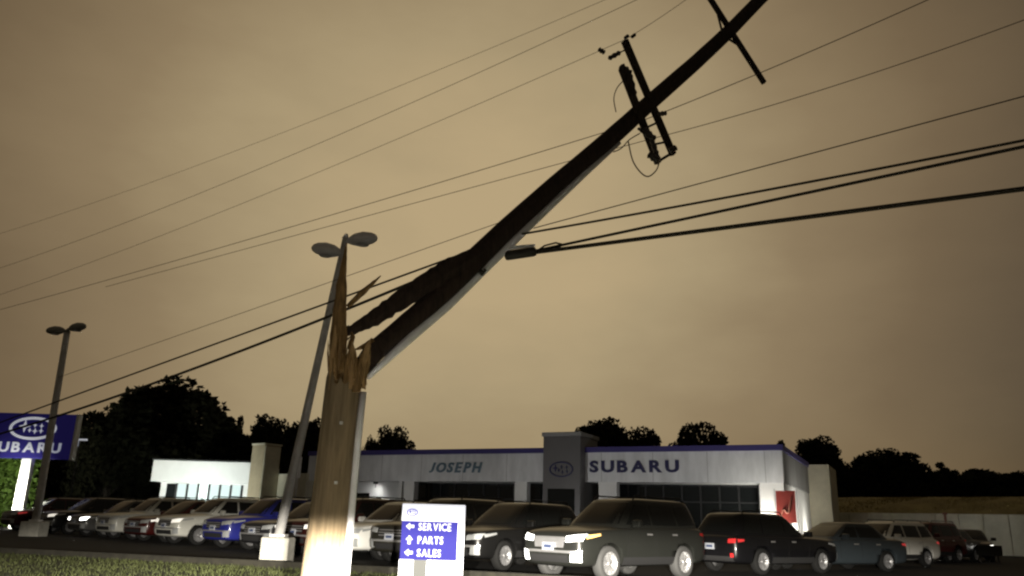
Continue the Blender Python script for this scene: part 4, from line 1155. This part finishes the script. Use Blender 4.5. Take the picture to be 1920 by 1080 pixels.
beam_box(b1_ - ORI - (b1_ - a1).normalized() * .04, b2_ - ORI - (b2_ - a2).normalized() * .03, .05, .05, M['darkmetal'], 'tie_bolt', up_)
beam_box(a1.lerp(b1_, .70) - ORI, a2.lerp(b2_, .62) - ORI, .04, .04, M['darkmetal'], 'tie_bolt', up_)
beam_box(a1.lerp(b1_, .88) - ORI, a2.lerp(b2_, .80) - ORI, .04, .04, M['darkmetal'], 'tie_bolt', up_)
for (px, py, dd) in ((1171, 72, -.16), (1184, 70, -.16)):
    insulator(U(px, py, 13.6 + dd) - ORI, uax, M['insulator'], up_, .55)
# hanging fuse cutouts and dead-end insulators
def capsule(pa, pb, Y, r_, name='cutout', m=None):
    a, b = U(*pa, Y) - ORI, U(*pb, Y) - ORI
    MB().tube([a, a.lerp(b, .12), a.lerp(b, .3), a.lerp(b, .5), a.lerp(b, .7), a.lerp(b, .88), b], [r_ * .5, r_, r_ * .7, r_ * 1.05, r_ * .7, r_, r_ * .5], 10).build(name, m or M['insulator'], up_)
capsule((1141, 110), (1163, 98), 13.3, .05, 'dead_end_insulator')
capsule((1163, 98), (1176, 92), 13.3, .015, 'link_rod', M['darkmetal'])
capsule((1122, 92), (1134, 99), 13.2, .05, 'line_clamp')
capsule((1163, 124), (1182, 140), 13.2, .085)
capsule((1180, 138), (1190, 180), 13.2, .06)
capsule((1183, 180), (1192, 200), 13.2, .05)
capsule((1205, 242), (1228, 262), 13.0, .07)
capsule((1216, 288), (1236, 302), 13.0, .08)
capsule((1222, 262), (1232, 290), 13.0, .05)
capsule((1256, 284), (1268, 276), 13.1, .06)
capsule((1234, 214), (1250, 212), 13.3, .05, 'dead_end_insulator')
capsule((1196, 240), (1210, 252), 13.0, .03, 'brace_bolt', M['darkmetal'])
# jumper loops
def loop(pts, Y, r_, name='jumper_wire'):
    # smooth the pixel path
    P_ = []
    for i in range(len(pts) - 1):
        p0, p1, p2, p3 = pts[max(i - 1, 0)], pts[i], pts[i + 1], pts[min(i + 2, len(pts) - 1)]
        for k in range(6):
            t = k / 6
            P_.append(tuple(0.5 * ((2 * p1[j]) + (-p0[j] + p2[j]) * t + (2 * p0[j] - 5 * p1[j] + 4 * p2[j] - p3[j]) * t * t + (-p0[j] + 3 * p1[j] - 3 * p2[j] + p3[j]) * t ** 3) for j in range(2)))
    P_.append(pts[-1])
    MB().tube([U(x, y, Y) - ORI for x, y in P_], r_, 6).build(name, M['wire'], up_)
loop([(1170, 150), (1157, 165), (1151, 185), (1155, 210)], 13.2, .010)
loop([(1178, 265), (1186, 300), (1200, 322), (1215, 331), (1230, 320), (1236, 305)], 13.0, .012)
loop([(1150, 285), (1165, 278), (1180, 262), (1200, 250)], 13.0, .010)
# top crossarm with knees
a3, b3 = arm_ends((1296, -58), (1433, 156), 1372, -0.12)
_, uax2, _ = axis_at(1372)
beam_box(a3 - ORI, b3 - ORI, .085, .10, M['wood_dark'], 'crossarm', up_, uax2)
c3, _, _ = axis_at(1372)
for e_ in (a3, b3):
    p = a3.lerp(b3, .5).lerp(e_, .34) - ORI
    beam_box(p, c3 - uax2 * .5 + Vector((0, -.14, 0)) - ORI, .05, .03, M['darkmetal'], 'arm_brace', up_)

# ------------------------------------------------------------------ wires
WR = Vector((-math.cos(rad(33)), math.sin(rad(33)), 0))
def wire_part(A, pix, ext):
    """sagging span through A in the vertical plane of the line, fitted to sighted points; returns points outward from A"""
    nrm_ = Vector((WR.y, -WR.x, 0)); S = []; Z = []
    for px, py in pix:
        d = RM @ Vector(((px - 960) / FOC, -(py - 540) / FOC, -1)); t = nrm_.dot(A - CAM) / nrm_.dot(d); p = CAM + d * t
        S.append((p - A).dot(WR)); Z.append(p.z - A.z)
    S = np.array(S); Z = np.array(Z)
    if len(S) > 1: a, b = np.linalg.lstsq(np.stack([S, S * S], 1), Z, rcond=None)[0]
    else: a, b = Z[0] / S[0], 0
    b = max(b, 0.0) if len(S) > 1 else b
    if b == 0.0 and len(S) > 1: a = float((S * Z).sum() / (S * S).sum())
    end = S[np.argmax(abs(S))] * ext
    return [A + WR * s_ + Vector((0, 0, a * s_ + b * s_ * s_)) for s_ in np.linspace(0, end, 42)]
WG = 'overhead lines of the broken pole'
def wire(att, left, right, r_, label, extl=1.5, extr=1.6, cat='power line'):
    A = U(*att); pl = wire_part(A, left, extl) if left else [A]; pr = wire_part(A, right, extr) if right else [A]
    pts = pl[::-1] + pr[1:] if left and right else (pl if left else pr)
    o0 = pts[0]
    o = MB().tube([p - o0 for p in pts], r_, 7).build('overhead_wire' if cat == 'power line' else 'overhead_cable', M['wire'])
    o.location = o0
    return tag(o, label, cat, WG)
wire((1300, -72, 14.8), [(1125, 6), (694, 181), (481, 269), (200, 372), (62, 418)], None, .0052, 'topmost thin wire crossing the sky left of the pole')
wire((1345, -72, 14.9), [(1169, 12), (825, 165), (556, 290), (375, 362), (156, 447)], None, .0068, 'second thin wire from the top, left of the pole')
wire((1172, 74, 13.5), [(1119, 100), (875, 206), (688, 284), (462, 378), (250, 462)], [(1205, 54), (1245, 28)], .0052, 'third thin wire from the top, reaching the end of the lower crossarm', extr=3)
wire((1205, 226, 13.5), [(1110, 262), (700, 378), (456, 452), (262, 508)], [(1300, 190), (1520, 95), (1740, 0)], .0075, 'thin wire from mid shaft rising to the top right edge of the sky')
wire((1215, 262, 13.3), [(1090, 292), (700, 397), (440, 475)], [(1275, 247), (1560, 162), (1900, 45)], .0065, 'thin wire leaving the lower crossarm end for the upper right edge')
wire((1000, 395, 12.0), [(930, 392), (700, 482), (470, 578), (330, 640)], None, .0056, 'thin wire left of the shaft just above the lower pair of cables')
wire((1000, 428, 12.1), None, [(1150, 388), (1300, 345), (1640, 254), (1920, 183)], .008, 'thin wire right of the shaft, highest of the lower four')
wire((960, 442, 11.8), [(855, 474), (610, 562), (330, 672), (105, 756)], [(1010, 432), (1300, 382), (1640, 318), (1920, 263)], .017, 'medium cable passing behind the shaft, upper of the lower pair at left', cat='cable')
wire((890, 480, 11.35), [(830, 500), (620, 590), (330, 706), (130, 772)], None, .024, 'thick cable left of the pole, lower of the pair crossing the tree top', cat='cable')
wire((1004, 470, 11.7), None, [(1040, 450), (1080, 434), (1300, 396), (1640, 332), (1920, 286)], .021, 'thick cable right of the shaft, just above the thickest one', cat='cable')
wire((1006, 473, 11.6), None, [(1060, 463), (1300, 432), (1640, 391), (1920, 355)], .030, 'thickest lowest cable running from the black splice case to the right', cat='cable')
# splice case
s0, s1 = U(946, 480, 11.55), U(1006, 471, 11.55)
sp = empty('splice_case', s0, 'black cylindrical splice case on the lowest cable beside the shaft', 'splice case', )
d = s1 - s0
MB().tube([d * t for t in (0, .03, .1, .9, .97, 1)], [.03, .065, .075, .075, .065, .03], 14).build('case', M['darkmetal'], sp)
MB().tube([d * -.12 + Vector((0, 0, .10)), d * .3 + Vector((0, 0, .115)), d * .95 + Vector((0, 0, .10))], [.02, .03, .02], 8).build('strap_bar', M['pale_strip'], sp)
MB().tube([d * 1.0, d * 1.25 + Vector((0, 0, .07)), d * 1.6 + Vector((0, 0, .09)), d * 1.9 + Vector((0, 0, .03))], .014, 6).build('tail_wire', M['wire'], sp)
MB().tube([d * 1.0, d * 1.3, d * 1.75 + Vector((0, 0, .03))], .03, 8).build('cable_grip', M['darkmetal'], sp)
